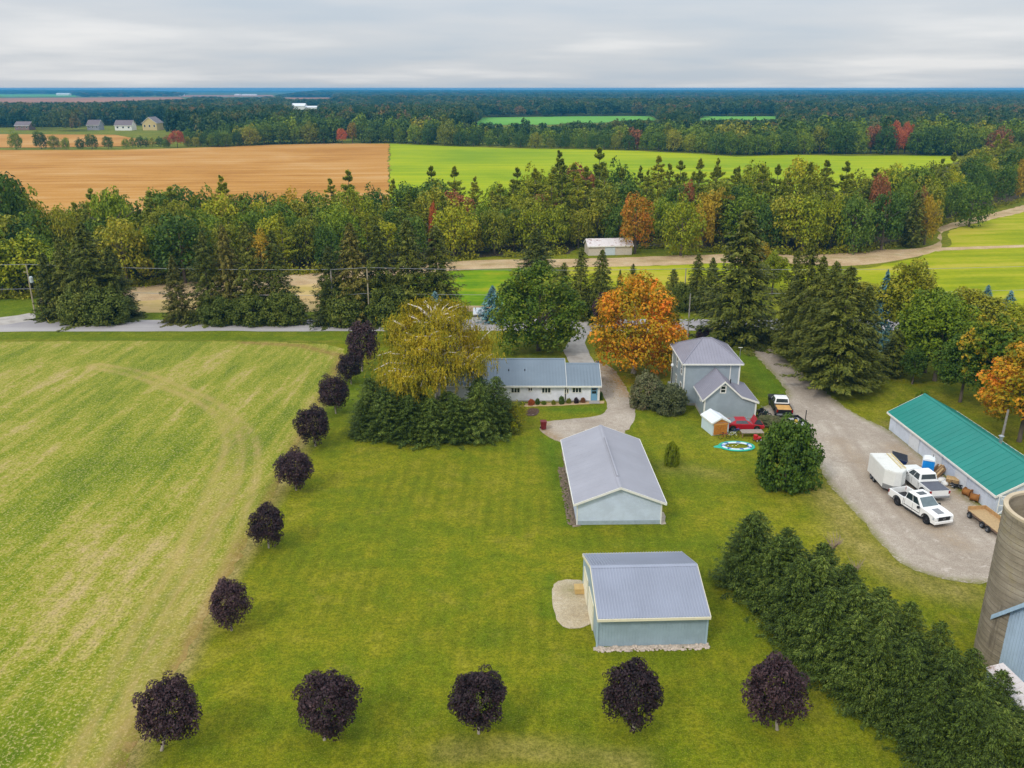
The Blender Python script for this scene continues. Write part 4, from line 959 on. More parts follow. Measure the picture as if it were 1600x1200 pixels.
# ------------------------------------------------------------------ vehicles
def paint(name, c, rough=.28): return plain(name, c, rough, var=.04, scale=1, spec=.5)
M_WPAINT = paint('white_car_paint', A(238, 238, 236)); M_TYRE = plain('tyre_rubber', A(28, 28, 30), .9, var=.15); M_RIM = plain('alloy_rim', A(120, 122, 126), .35, .6)
M_DRIM = plain('dark_rim', A(52, 52, 56), .4, .5); M_WIND = plain('windshield_painted_sky', A(92, 108, 112), .06, var=.15, spec=.9); M_CARGLASS = plain('car_glass', A(46, 56, 60), .06, var=.2, spec=.9); M_PLAST = plain('black_plastic', A(34, 34, 37), .6)  # windshield base colour is lightened to stand in for reflected sky
M_LAMP = plain('headlamp_lens', A(190, 196, 200), .1, spec=.8); M_RED = plain('red_lens', A(150, 24, 22), .2, spec=.7); M_STEEL = plain('galvanised_steel', A(150, 152, 154), .45, .5)
def wheel(root, x, y, r=.41, w_=.28, rim=None):
    s = 1 if y > 0 else -1
    prof = [(r * .62, -w_ / 2), (r * .93, -w_ / 2), (r, -w_ / 2 + .05), (r, w_ / 2 - .05), (r * .93, w_ / 2), (r * .62, w_ / 2)]
    o = MB().lathe(prof + [prof[0]], 20).build('wheel', M_TYRE, root, (x, y, r), (-s * pi / 2, 0, 0))
    m = MB().lathe([(.01, w_ / 2 - .03), (r * .22, w_ / 2 - .02), (r * .3, w_ / 2 - .06), (r * .55, w_ / 2 - .06), (r * .64, w_ / 2 - .01), (r * .66, w_ / 2 - .1), (.01, w_ / 2 - .12)], 16)
    m.build('rim', rim or M_DRIM, o)
    return o
def arch(xc, r, n=9): return [(xc + r * cos(pi - pi * i / (n - 1)), .42 + r * sin(pi - pi * i / (n - 1))) for i in range(n)]
def pickup(label, loc, rz, S=1.06, bed='open', pm=M_WPAINT, tailm=None, group=None, old=False, cabm=None, sunroof=False, decals=False, rim=None):
    t = thing('pickup_truck', label, 'pickup truck', (loc[0], loc[1], .02), rz, group); t.scale = (S, S, S)
    fx, rx = 1.92, -1.78; W_ = .98; zb = .52
    belt = 1.12
    hood = [(2.93, .62), (2.95, .98), (2.80, 1.10), (1.25, 1.19), (1.2, belt + .06), (-1.0, belt + .06), (-1.0, zb)]
    front = [(2.93, .45)] + hood[1:6] + [(-1.0, .45)] + [(-1.0, .45)][:0]
    pts = [(-1.0, .45)] + [(fx - .52, .45)] + arch(fx, .5) + [(fx + .52, .45), (2.93, .45), (2.99, .8), (2.97, 1.06), (2.86, 1.17), (1.9, 1.26), (1.22, 1.29), (-1.0, 1.24)]
    cm = cabm or pm
    MB().prism(pts, -W_, W_, 'y').build('body', pm, t, bevel=.085)
    # cabin
    b = [(1.34, -W_ + .05, 1.22), (1.34, W_ - .05, 1.22), (-.97, W_ - .05, 1.22), (-.97, -W_ + .05, 1.22)]
    u_ = [(.46, -W_ + .22, 1.93), (.46, W_ - .22, 1.93), (-.78, W_ - .2, 1.95), (-.78, -W_ + .2, 1.95)]
    MB().hexa(b, u_).build('cabin', cm, t, bevel=.10)
    def lerp(p, q, k): return tuple(p[i] + (q[i] - p[i]) * k for i in range(3))
    def pane(nm, p0, p1, q0, q1, off, m=M_CARGLASS):
        o = Vector(off); a = [Vector(p0) + o, Vector(p1) + o, Vector(q1) + o, Vector(q0) + o]; c = sum(a, Vector()) / 4
        bk = [p - o * 3 for p in a]
        return MB().hexa(bk, a).build(nm, m, t)
    pane('windshield', lerp(lerp(b[0], u_[0], .1), lerp(b[1], u_[1], .1), .06), lerp(lerp(b[0], u_[0], .1), lerp(b[1], u_[1], .1), .94), lerp(lerp(b[0], u_[0], .9), lerp(b[1], u_[1], .9), .07), lerp(lerp(b[0], u_[0], .9), lerp(b[1], u_[1], .9), .93), (.016, 0, .014), M_WIND)
    pane('rear_window', lerp(lerp(b[3], u_[3], .25), lerp(b[2], u_[2], .25), .09), lerp(lerp(b[3], u_[3], .25), lerp(b[2], u_[2], .25), .91), lerp(lerp(b[3], u_[3], .85), lerp(b[2], u_[2], .85), .09), lerp(lerp(b[3], u_[3], .85), lerp(b[2], u_[2], .85), .91), (-.018, 0, .008))
    for s, i0, i1 in ((-1, 0, 3), (1, 1, 2)):
        lo0, lo1 = lerp(b[i0], u_[i0], .12), lerp(b[i1], u_[i1], .12); hi0, hi1 = lerp(b[i0], u_[i0], .86), lerp(b[i1], u_[i1], .86)
        for k0, k1 in ((.13, .5), (.54, .93)):
            pane('side_window', lerp(lo0, lo1, k0), lerp(lo0, lo1, k1), lerp(hi0, hi1, max(k0, .1)), lerp(hi0, hi1, k1), (0, s * .014, .006))
        MB().box(.95, 1.12, s * (W_ + .02) - .0, s * (W_ + .24), 1.12, 1.34).build('mirror', M_PLAST, t, bevel=.03)
        MB().box(.75, .9, s * (W_ - .01), s * (W_ + .012), .98, 1.02).build('door_handle', M_PLAST, t)
        MB().box(-.9, 1.25, s * (W_ - .2), s * (W_ + .03), .36, .44).build('running_board', M_PLAST, t)
        MB().hexa([(2.86, s * .62, .84), (3.0, s * .62, .84), (2.93, s * .99, .84), (2.72, s * .99, .84)], [(2.84, s * .62, 1.08), (3.0, s * .62, 1.08), (2.93, s * .99, 1.08), (2.7, s * .99, 1.06)]).build('headlight', M_LAMP, t)
        MB().box(-2.975, -2.86, s * .82, s * .99, .85, 1.17).build('tail_light', M_RED, t)
        MB().box(-1.02, -.985, s * (W_ - .25), s * (W_ + .004), .5, 1.15).build('cab_gap', M_BLACK, t)
    MB().box(2.90, 3.015, -.6, .6, .74, 1.08).build('grille', M_PLAST, t, bevel=.02)
    MB().box(3.0, 3.025, -.14, .14, .88, .95).build('badge', M_STEEL, t)
    for s in (-1, 1):
        for x_ in (1.12, .18, -.82): MB().box(x_ - .012, x_ + .012, s * (W_ + .001) - .003, s * (W_ + .001) + .003, .5, 1.18).build('door_seam', M_BLACK, t)
        for xx in (fx, rx):
            ar = arch(xx, .5, 11); m_ = MB()
            m_.prism(ar + [(xx + (p - xx) * 1.16, .42 + (q - .42) * 1.16) for p, q in ar[::-1]], s * (W_ - .01) - .015, s * (W_ - .01) + .03, 'y'); m_.build('wheel_arch', M_PLAST, t)
    MB().box(2.78, 3.04, -.97, .97, .44, .68).build('front_bumper', pm if not old else M_STEEL, t, bevel=.04)
    MB().box(-3.06, -2.9, -.95, .95, .46, .66).build('rear_bumper', M_STEEL, t, bevel=.03)
    # bed
    bm_ = tailm or pm
    for s in (-1, 1):
        pts = [(-2.96, .55), (rx - .52, .5)] + arch(rx, .5) + [(rx + .52, .45), (-1.03, .45), (-1.03, 1.2), (-2.96, 1.2)]
        y0, y1 = sorted((s * (W_ - .12), s * W_)); MB().prism(pts, y0, y1, 'y').build('bed_side', bm_, t, bevel=.025)
    MB().box(-2.96, -2.88, -W_ + .13, W_ - .13, .62, 1.18).build('tailgate', bm_, t, bevel=.02)
    MB().box(-1.12, -1.04, -W_ + .13, W_ - .13, .62, 1.2).build('bed_front', bm_, t)
    MB().box(-2.88, -1.12, -W_ + .12, W_ - .12, .56, .64).build('bed_floor', M_PLAST if bed != 'wood' else plain('bed_planks', A(196, 150, 84), .8, var=.2), t)
    if bed == 'cover': MB().box(-2.94, -1.06, -W_ + .06, W_ - .06, 1.2, 1.235).build('bed_cover', plain('charcoal_vinyl', A(92, 94, 104), .55), t, bevel=.015)
    if bed == 'wood': MB().box(-2.9, -1.1, -W_ + .1, W_ - .1, 1.08, 1.16).build('wood_deck', plain('bed_planks', None), t)
    if sunroof: MB().box(-.3, .25, -.38, .38, 1.945, 1.965).build('sunroof', M_CARGLASS, t)
    if decals: MB().prism([(1.75, 1.268), (2.6, 1.198), (2.6, 1.206), (1.75, 1.279)], -.34, .34, 'y').build('hood_decal', plain('grey_decal', A(132, 134, 138), .5), t); \
        [MB().box(-.9, 1.1, s * (W_ + .003) - .002, s * (W_ + .003) + .002, .62, .68).build('side_stripe', M_PLAST, t) for s in (-1, 1)]
    MB().box(-2.7, 2.7, -.6, .6, .3, .5).build('chassis', M_BLACK, t)
    for x in (fx, rx):
        for y in (-.83, .83): wheel(t, x, y, rim=rim)
    return t
def ang(p, q): return atan2(q[1] - p[1], q[0] - p[0])
# front truck: rear wheel (1402,784) -> front wheel (1448,814) on its near side
def place_by_wheels(pr, pf, S, side, fx=1.92, rx=-1.78, wy=.83):
    a, b2 = Vector(G(*pr)), Vector(G(*pf)); d = (b2 - a).normalized(); n = Vector((-d.y, d.x))      # n = left of travel
    mid = a + (b2 - a) / 2 - d * (fx + rx) / 2 * S
    c = mid - n * side * wy * S
    return (c.x, c.y), atan2(d.y, d.x), (b2 - a).length
c_, r_, wl = place_by_wheels((1401.5, 789), (1447.5, 819), 1.08, -1)
pickup('white pickup with open bed, hood decal and sunroof, parked facing the silo', c_, r_, 1.10, 'open', group='pickups parked on the gravel', sunroof=True, decals=True)
c3_, r3_, _ = place_by_wheels((1441, 776), (1410.5, 751), 1.10, 1)
pickup('white pickup with grey bed cover parked beside the blue toilet, tailgate towards the yard', c3_, r3_, 1.10, 'cover', group='pickups parked on the gravel')
# older pickup by the farmhouse
c_, r2, _ = place_by_wheels((1213.5, 652), (1202, 630), 1.0, 1)
pickup('old black and white pickup with planks in its bed beside the farmhouse', c_, r2, 1.04, 'wood', pm=plain('black_car_paint', A(30, 30, 34), .35), cabm=M_WPAINT, old=True, rim=M_RIM)

# red coupe with its bonnet up
t = thing('red_car', 'red two-door car with raised bonnet parked behind the farmhouse wing', 'car', (*G(1161, 670), .02), -.02)
t.scale = (1.05,) * 3
M_RP = paint('red_car_paint', A(168, 20, 34)); 
pts = [(-2.25, .35), (-1.85, .32)] + [(x, z - .09) for x, z in arch(-1.4, .4)] + [(-.98, .28), (.98, .28)] + [(x, z - .09) for x, z in arch(1.4, .4)] + [(1.82, .3), (2.25, .38), (2.28, .7), (1.0, .86), (-1.2, .9), (-2.25, .88)]
MB().prism(pts, -.88, .88, 'y').build('body', M_RP, t, bevel=.07)
b = [(.95, -.83, .84), (.95, .83, .84), (-1.85, .83, .88), (-1.85, -.83, .88)]; u_ = [(.1, -.6, 1.33), (.1, .6, 1.33), (-1.0, .6, 1.31), (-1.0, -.6, 1.31)]
MB().hexa(b, u_).build('cabin', M_RP, t, bevel=.05)
def lp(p, q, k): return Vector(p).lerp(Vector(q), k)
def qpane(nm, a, off, m):
    o = Vector(off); MB().hexa([p - o * 3 for p in a], [p + o for p in a]).build(nm, m, t)
for i, j, o in ((0, 1, (.014, 0, .016)), (3, 2, (-.014, 0, .016))):
    qpane('windshield' if i == 0 else 'rear_window', [lp(lp(b[i], u_[i], .1), lp(b[j], u_[j], .1), .1), lp(lp(b[i], u_[i], .1), lp(b[j], u_[j], .1), .9), lp(lp(b[i], u_[i], .9), lp(b[j], u_[j], .9), .9), lp(lp(b[i], u_[i], .9), lp(b[j], u_[j], .9), .1)], o, plain('hazy_glass', A(120, 128, 134), .15, spec=.8))
for s, i, j in ((-1, 0, 3), (1, 1, 2)):
    lo, hi = (lp(b[i], u_[i], .15), lp(b[j], u_[j], .15)), (lp(b[i], u_[i], .88), lp(b[j], u_[j], .88))
    qpane('side_window', [lo[0].lerp(lo[1], .16), lo[0].lerp(lo[1], .75), hi[0].lerp(hi[1], .95), hi[0].lerp(hi[1], .05)], (0, s * .012, .008), M_CARGLASS)
    MB().box(2.2, 2.29, s * .5, s * .8, .5, .66).build('headlight', M_LAMP, t); MB().box(-2.28, -2.2, s * .4, s * .82, .6, .76).build('tail_light', M_RED, t)
MB().box(.96, 1.0, -.8, .8, .8, 1.65, Matrix.Translation((.98, 0, .86)) @ Matrix.Rotation(radians(28), 4, 'Y') @ Matrix.Translation((-.98, 0, -.86))).build('hood', M_RP, t, bevel=.015)
MB().box(1.05, 2.1, -.7, .7, .78, .84).build('engine_bay', M_BLACK, t)
for x in (-1.4, 1.4):
    for y in (-.78, .78): wheel(t, x, y, .32, .22, M_RIM)

# enclosed cargo trailer with V nose
p0, p1 = G(1357, 746), G(1378, 766); dr = r_
dr = r_
t = thing('cargo_trailer', 'white enclosed cargo trailer with V nose parked left of the white pickups', 'trailer', (*G(1384, 757), .02), 0)
def setup_trailer(t):
    d = atan2(G(1379, 768)[1] - G(1358, 744)[1], G(1379, 768)[0] - G(1358, 744)[0]); t.rotation_euler = (0, 0, d); return d
dtr = setup_trailer(t)
M_TW = plain('trailer_white', A(228, 228, 224), .4, var=.05, dirt=.12)
pf = [(-2.4, -1.15), (1.75, -1.15), (2.6, -.35), (2.6, .35), (1.75, 1.15), (-2.4, 1.15)]
MB().prism(pf, .5, 2.55, 'z').build('body', M_TW, t, bevel=.04)
MB().prism([(x * .985, y * .97) for x, y in pf], 2.551, 2.6, 'z').build('roof', plain('trailer_roof', A(222, 222, 216), .5, var=.06, dirt=.3), t)
MB().prism([(1.76, -1.165), (2.615, -.36), (2.615, .36), (1.76, 1.165), (1.72, 1.16), (1.72, -1.16)], .5, 1.0, 'z').build('stone_guard', M_STEEL, t)
m = MB(); m.box(-2.2, 1.6, 1.0, 1.12, 2.6, 2.68).box(-2.2, 1.6, .55, .62, 2.6, 2.68)
for i in range(11): m.box(-2.1 + i * .36, -2.06 + i * .36, .62, 1.0, 2.61, 2.65)
m.build('roof_ladder', plain('tan_ladder', A(206, 188, 140), .6), t)
MB().box(-.3, .6, -1.165, -1.151, .62, 2.2).build('side_door', plain('trailer_white', None), t)
MB().tube([(2.3, 0, .45), (3.6, 0, .45)], .06, 6).build('tow_bar', M_BLACK, t)
MB().box(-2.4, 1.7, -1.0, 1.0, .38, .5).build('chassis', M_BLACK, t)
for x in (-1.3, -.55):
    for y in (-1.05, 1.05): wheel(t, x, y, .33, .2, M_RIM)

# flatbed trailer with plank sides by the silo
fpos = G(1552, 826)
t = thing('flatbed_trailer', 'flatbed trailer with tan plank deck and low sides in front of the silo', 'trailer', (*G(1546, 822), .02), ang(G(1524, 818), G(1547, 836))); t.scale = (.9, .9, .9)
M_DECK = plain('tan_deck_planks', A(182, 154, 112), .8, var=.16, scale=4)
for i in range(8): MB().box(-2.5, 2.8, -1.0 + i * .25 + .01, -1.0 + (i + 1) * .25 - .01, .68, .74).build('plank', M_DECK, t)
m = MB().box(-2.5, 2.8, -1.02, -.96, .5, .67).box(-2.5, 2.8, .96, 1.02, .5, .67).box(-2.5, -2.42, -.96, .96, .5, .67); m.build('frame', plain('rusty_frame', A(122, 98, 80), .8), t)
M_SIDE = plain('weathered_side_board', A(182, 144, 96), .85, var=.2)
MB().box(-2.5, -2.42, -1.02, 1.02, .74, 1.15).build('end_board', M_SIDE, t); MB().box(-2.42, 2.7, .96, 1.03, .74, 1.15).build('side_board', M_SIDE, t)
MB().tube([(-2.5, 0, .6), (-3.4, 0, .5)], .06, 6).build('tow_bar', M_BLACK, t)
for x in (-1.9, .3, 1.25):
    for y in (-1.12, 1.12): wheel(t, x, y, .36, .2, M_RIM)

# dumpster, portable toilet
t = thing('dumpster', 'dark blue dumpster with ribbed black lid behind the cargo trailer', 'dumpster', (*G(1403, 733), .02), r_ + pi / 2 + .9)
MB().hexa([(-.75, -.5, .15), (.75, -.5, .15), (.75, .5, .15), (-.75, .5, .15)], [(-.95, -.75, 1.35), (.95, -.75, 1.35), (.95, .75, 1.6), (-.95, .75, 1.6)]).build('bin', plain('navy_paint', A(24, 40, 84), .5), t, bevel=.03)
ld = MB().hexa([(-.98, -.8, 1.37), (.98, -.8, 1.37), (.98, .8, 1.63), (-.98, .8, 1.63)], [(-.98, -.8, 1.42), (.98, -.8, 1.42), (.98, .8, 1.68), (-.98, .8, 1.68)]).build('lid', plain('lid_plastic', A(70, 76, 92), .5), t)
m = MB()
for i in range(7): x = -.84 + i * .28; m.hexa([(x - .04, -.78, 1.425), (x + .04, -.78, 1.425), (x + .04, .78, 1.68), (x - .04, .78, 1.68)], [(x - .03, -.78, 1.47), (x + .03, -.78, 1.47), (x + .03, .78, 1.725), (x - .03, .78, 1.725)])
m.build('lid_rib', M_BLACK, ld); MB().box(-1.1, -.95, -.3, .3, .8, 1.0).build('fork_pocket', M_BLACK, t); MB().box(.95, 1.1, -.3, .3, .8, 1.0).build('fork_pocket', M_BLACK, t)
t = thing('portable_toilet', 'bright blue portable toilet with white roof and door beside the pickups', 'portable toilet', (*G(1447, 746), .02), -.45)
MB().box(-.58, .58, -.58, .58, .08, 2.15).build('cabin', plain('toilet_blue', A(10, 128, 206), .45, var=.05), t, bevel=.03)
MB().prism([(-.62, 2.15), (.62, 2.15), (.5, 2.32), (0, 2.4), (-.5, 2.32)], -.62, .62, 'y').build('roof', plain('toilet_white', A(226, 230, 232), .5, var=.04), t, bevel=.02)
MB().box(-.62, -.585, -.4, .42, .15, 2.05).build('door', plain('toilet_white', None), t); MB().box(-.65, -.6, .25, .3, 1.0, 1.15).build('handle', M_BLACK, t)
MB().box(-.66, .66, -.66, .66, 0, .09).build('base', M_BLACK, t); MB().tube([(.35, .35, 2.2), (.35, .35, 2.65)], .05, 8).build('vent_pipe', M_STEEL, t)

# clutter along the green-roofed shed
M_WD = plain('old_timber', A(138, 108, 78), .9, var=.3, scale=5); M_WD2 = plain('pale_timber', A(196, 164, 116), .85, var=.2, scale=5)
def timber_stack(label, u, v, rz, n, L_, seed, lean=0.0, name='timber_stack'):
    r = random.Random(seed); t = thing(name, label, 'timber', (*G(u, v), .02), rz)
    for i in range(n):
        k = i // 5; y = (i % 5) * .2 - .45 + r.uniform(-.05, .05); l2 = L_ * r.uniform(.6, 1)
        Mx = Matrix.Translation((r.uniform(-.2, .2), y, .08 + k * .11)) @ Matrix.Rotation(r.uniform(-.12, .12), 4, 'Z') @ Matrix.Rotation(-lean * r.uniform(.7, 1.2), 4, 'Y')
        MB().box(-l2 / 2, l2 / 2, -.09, .09, 0, .07, Mx).build('board', M_WD if r.random() < .6 else M_WD2, t)
    return t
timber_stack('heap of old brown boards leaning on the green-roofed shed behind the toilet', 1462, 742, .5, 20, 2.6, 3, .5)
timber_stack('scattered pale planks lying between the dumpster and the blue toilet', 1425, 733, .35, 6, 3.0, 5)
def pallet(root, z, ry=0.0):
    for i in range(7): MB().box(-.6, .6, -.5 + i * .155, -.5 + i * .155 + .1, z + .1, z + .13).build('slat', M_WD2, root)
    for x in (-.55, 0, .55): MB().box(x - .05, x + .05, -.5, .53, z, z + .099).build('bearer', M_WD, root)
t = thing('pallet_stack', 'stack of wooden pallets tipped against the wall of the green-roofed shed', 'pallets', (*G(1487, 757), .02), -.5)
for k in range(5): pallet(t, k * .15)
for u, v, rz, lab in ((1471, 752, .3, 'white sack lying by the pallets, nearer the toilet'), (1476, 757, 1.2, 'white sack lying against the pallet stack')):
    o = MB().lathe([(.01, .0), (.42, .05), (.48, .18), (.3, .36), (.01, .42)], 10).build('sack', plain('white_sack', A(222, 220, 214), .7), None, (*G(u, v), .02), (0, 0, rz), smooth=True); o.scale = (1.3, .8, 1); tag(o, lab, 'sack', 'white sacks by the pallets')
for i, (u, v) in enumerate(((1511, 775), (1522, 783))):
    t = thing('cable_drum', ('rusty orange wire drum next to the scrap pile', 'rusty orange wire drum nearest the silo')[i], 'drum', (*G(u, v), .45), .4, 'rusty drums by the shed'); t.rotation_euler = (pi / 2, 0, .5 + i * .4)
    MB().lathe([(.01, -.4), (.45, -.4), (.45, -.33), (.36, -.33), (.36, .33), (.45, .33), (.45, .4), (.01, .4)], 14).build('spool', plain('rusty_orange', A(150, 98, 44), .8, var=.25), t)
    MB().lathe([(.01, .401), (.14, .401), (.14, .43), (.01, .43)], 10).build('hub', M_BLACK, t)
t = thing('scrap_pile', 'low pile of dark metal scrap between the pallets and rusty drums', 'scrap', (*G(1498, 764), .02), -.6)
r = random.Random(4)
for i in range(14): MB().tube([(r.uniform(-1, 1), r.uniform(-.35, .35), r.uniform(.05, .4)), (r.uniform(-1, 1), r.uniform(-.35, .35), r.uniform(.05, .5))], r.uniform(.03, .07), 6).build('pipe', (M_STEEL, M_BLACK, M_PLAST)[i % 3], t)
o = MB().box(-1.1, 1.1, -.02, .02, 0, 1.0, Matrix.Rotation(-.35, 4, 'X')).build('steel_sheet', plain('pale_sheet', None), None, (*G(1504, 757), .05), (0, 0, -.75)); tag(o, 'pale sheet of metal propped against the wall above the scrap pile', 'sheet metal')
o = MB().tube([(0, 0, .05), (1.5, .9, 2.2)], .06, 6).build('pole', M_TRIM, None, (*G(1446, 722), .0), (0, 0, -.2)); tag(o, 'white pole leaning on the green-roofed shed behind the blue toilet', 'pole')

# things around the farmhouse wing
t = thing('platform', 'weathered grey wooden platform on legs beside the red car', 'platform', (*G(1174, 681), .02), .02)
for i in range(6): MB().box(-1.35, 1.35, -.6 + i * .2 + .006, -.6 + (i + 1) * .2 - .006, .55, .6).build('plank', plain('grey_timber', A(150, 138, 126), .9, var=.2), t)
for x in (-1.25, 1.25):
    for y in (-.5, .5): MB().box(x - .05, x + .05, y - .05, y + .05, 0, .549).build('leg', M_WD, t)
t = thing('paddling_pool', 'flat oval teal, white and blue paddling pool lying on the grass', 'paddling pool', (*G(1151, 698), .02), .0); t.scale = (1, 1, .5)
def ring(rx_, ry_, r_, n, nm, m, z=0.0, k0=0, k1=None):
    b2 = MB(); pts = [(rx_ * cos(6.2832 * i / n), ry_ * sin(6.2832 * i / n), z) for i in range(n + 1)]; b2.tube(pts, r_, 8, False); return b2.build(nm, m, t, smooth=True)
ring(2.0, 1.35, .16, 32, 'outer_tube', plain('teal_vinyl', A(40, 176, 148), .35, var=.1), .12); ring(1.62, 1.02, .19, 32, 'inner_tube', plain('white_vinyl', A(206, 222, 232), .35, var=.15, scale=2), .16)
[MB().hexa([(1.62 * cos(a) - .25, 1.02 * sin(a) - .14, .2), (1.62 * cos(a) + .25, 1.02 * sin(a) - .14, .2), (1.62 * cos(a) + .2, 1.02 * sin(a) + .14, .2), (1.62 * cos(a) - .2, 1.02 * sin(a) + .14, .2)], [(1.62 * cos(a) - .25, 1.02 * sin(a) - .14, .37), (1.62 * cos(a) + .25, 1.02 * sin(a) - .14, .37), (1.62 * cos(a) + .2, 1.02 * sin(a) + .14, .37), (1.62 * cos(a) - .2, 1.02 * sin(a) + .14, .37)]).build('printed_patch', plain('blue_vinyl_print', A(70, 110, 176), .4), t) for a in (.4, 1.3, 2.3, 3.1, 4.0, 4.9, 5.7)]
MB().hexa([(-2.75, -.25, .0), (-1.8, -.6, .0), (-1.8, .5, .0), (-2.7, .1, 0)], [(-2.75, -.2, .06), (-1.8, -.55, .2), (-1.8, .45, .2), (-2.7, .05, .06)]).build('nose_flap', plain('teal_vinyl', None), t)
m = MB(); 
for i in range(5): m.box(-1.1 + i * .45, -.95 + i * .45, -.04, .04, .3, .36, Matrix.Rotation(.3 * i, 4, 'Z'))
m.build('rope', M_TRIM, t)
t = thing('ride_on_toy', 'red plastic ride-on toy with white wheels by the round bush', 'toy', (*G(1183, 689), .02), .5)
MB().box(-.45, .45, -.25, .25, .2, .5).build('body', plain('red_plastic', A(190, 28, 34), .4), t, bevel=.08); MB().box(-.5, -.1, -.22, .22, .5, .85).build('backrest', plain('red_plastic', None), t, bevel=.05)
for x in (-.3, .3):
    for y in (-.27, .27): wheel(t, x, y, .17, .1, M_TRIM)
def bicycle(label, u, v, rz, m_):
    t = thing('bicycle', label, 'bicycle', (*G(u, v), .02), rz, 'bicycles by the garden shed')
    f_ = MB(); 
    for a, b2 in (((-.45, 0, .33), (-.12, 0, .3)), ((-.12, 0, .3), (-.25, 0, .78)), ((-.45, 0, .33), (-.22, 0, .7)), ((-.12, 0, .3), (.32, 0, .7)), ((-.22, 0, .7), (.32, 0, .75)), ((.3, 0, .82), (.48, 0, .33))): f_.tube([a, b2], .022, 6)
    f_.build('frame', m_, t); MB().tube([(.3, -.25, .9), (.3, .25, .9)], .02, 6).build('handlebar', M_BLACK, t); MB().box(-.38, -.14, -.07, .07, .78, .83).build('saddle', M_BLACK, t)
    for x in (-.45, .48):
        b2 = MB(); b2.tube([(x + .31 * cos(6.2832 * i / 16), 0, .33 + .31 * sin(6.2832 * i / 16)) for i in range(17)], .025, 6, False); b2.build('wheel', M_TYRE, t)
    return t
bicycle('blue and white bicycle standing right of the garden shed', 1150, 679, .2, plain('blue_frame', A(60, 90, 160), .4)); bicycle('white bicycle lying nearest the garden shed doors', 1144, 684, -.4, M_TRIM); bicycle('red bicycle in front of the garden shed doors', 1132, 686, .1, plain('red_frame', A(150, 40, 40), .4))
def dirt_bike(label, u, v, rz, m_):
    t = thing('motorcycle', label, 'motorcycle', (*G(u, v), .02), rz, 'motorcycles at the farmhouse corner')
    for x in (-.65, .7):
        b2 = MB(); b2.tube([(x + .28 * cos(6.2832 * i / 14), 0, .33 + .28 * sin(6.2832 * i / 14)) for i in range(15)], .06, 6, False); b2.build('wheel', M_TYRE, t)
    MB().box(-.3, .3, -.16, .16, .35, .7).build('engine', M_BLACK, t, bevel=.04); MB().hexa([(-.1, -.13, .7), (.4, -.13, .7), (.4, .13, .7), (-.1, .13, .7)], [(-.05, -.1, .98), (.35, -.1, .95), (.35, .1, .95), (-.05, .1, .98)]).build('tank', m_, t)
    MB().box(-.75, -.05, -.12, .12, .74, .86).build('seat', M_PLAST, t, bevel=.03); MB().tube([(.35, -.38, 1.1), (.35, .38, 1.1)], .03, 6).build('handlebar', M_STEEL, t); MB().tube([(.38, 0, 1.08), (.7, 0, .35)], .05, 6).build('fork', M_STEEL, t)
    return t
dirt_bike('black motorcycle parked against the right wall of the farmhouse wing', 1188, 649, .6, M_BLACK); dirt_bike('dark motorcycle parked outermost from the farmhouse wall', 1194, 654, .3, plain('dark_green_paint', A(34, 52, 44), .4))
t = thing('small_trailer', 'small open grey trailer with dark rails and mast beside the gravel lane', 'trailer', (*G(1245, 667), .02), ang(G(1228, 655), G(1262, 682)))
MB().box(-1.6, 1.6, -.85, .85, .5, .58).build('deck', plain('light_grey_deck', A(178, 178, 178), .7, dirt=.3), t)
for s in (-1, 1): MB().box(-1.6, 1.6, s * .86 - .03, s * .86 + .03, .581, .9).build('rail', M_BLACK, t); wheel(t, 0, s * 1.0, .32, .2)
MB().box(-1.66, -1.6, -.85, .85, .5, .9).build('front_rail', M_BLACK, t); MB().tube([(.6, .7, .58), (.6, .7, 2.4)], .06, 6).build('mast', M_BLACK, t)
for i in range(3): MB().lathe([(.01, .58), (.25, .6), (.22, .85), (.01, .95)], 8, (-.7 + i * .55, .1 - .2 * (i % 2))).build('bucket', (M_BLACK, plain('yellow_plastic', A(190, 160, 60), .5), M_PLAST)[i], t)

# wheeled bin, manhole, lamp
t = thing('wheeled_bin', 'dark red wheeled bin standing at the end of the gravel drive', 'bin', (*G(849, 671), .02), .1)
MB().hexa([(-.28, -.3, .1), (.28, -.3, .1), (.28, .3, .1), (-.28, .3, .1)], [(-.36, -.38, 1.05), (.36, -.38, 1.05), (.36, .38, 1.05), (-.36, .38, 1.05)]).build('body', plain('dark_red_plastic', A(112, 28, 30), .5), t, bevel=.02)
MB().box(-.39, .39, -.42, .42, 1.05, 1.13).build('lid', plain('dark_red_plastic', None), t, bevel=.02)
for x in (-.3, .3): wheel(t, x, .34, .12, .07)
o = MB().lathe([(.01, 0), (.48, 0), (.48, .05), (.42, .07), (.01, .07)], 20).build('manhole_cover', plain('dark_iron', A(62, 62, 64), .7), None, (*G(936.5, 566), .04)); tag(o, 'dark round manhole cover at the edge of the drive by the low white house', 'manhole cover')
x, y = G(1048, 614)
t = thing('lamp_post', 'black garden lamp post with white globe left of the farmhouse', 'lamp post', (x, y, 0)); z = ZT(570, y)
MB().tube([(0, 0, 0), (0, 0, z - .3)], [.07, .05], 8).build('post', M_BLACK, t); MB().lathe([(.01, z - .3), (.2, z - .2), (.24, z - .02), (.16, z + .16), (.01, z + .2)], 12).build('globe', plain('white_globe', A(230, 232, 232), .3), t, smooth=True)
t = thing('satellite_dish', 'small white antenna mast on the lawn right of the farmhouse roof', 'antenna', (XA(1152, 600, 112.5), 112.5, 0)); MB().tube([(0, 0, 0), (0, 0, 6.2)], .05, 6).build('mast', M_STEEL, t); MB().box(-.3, .3, -.03, .03, 6.2, 6.26).build('arm', M_TRIM, t)

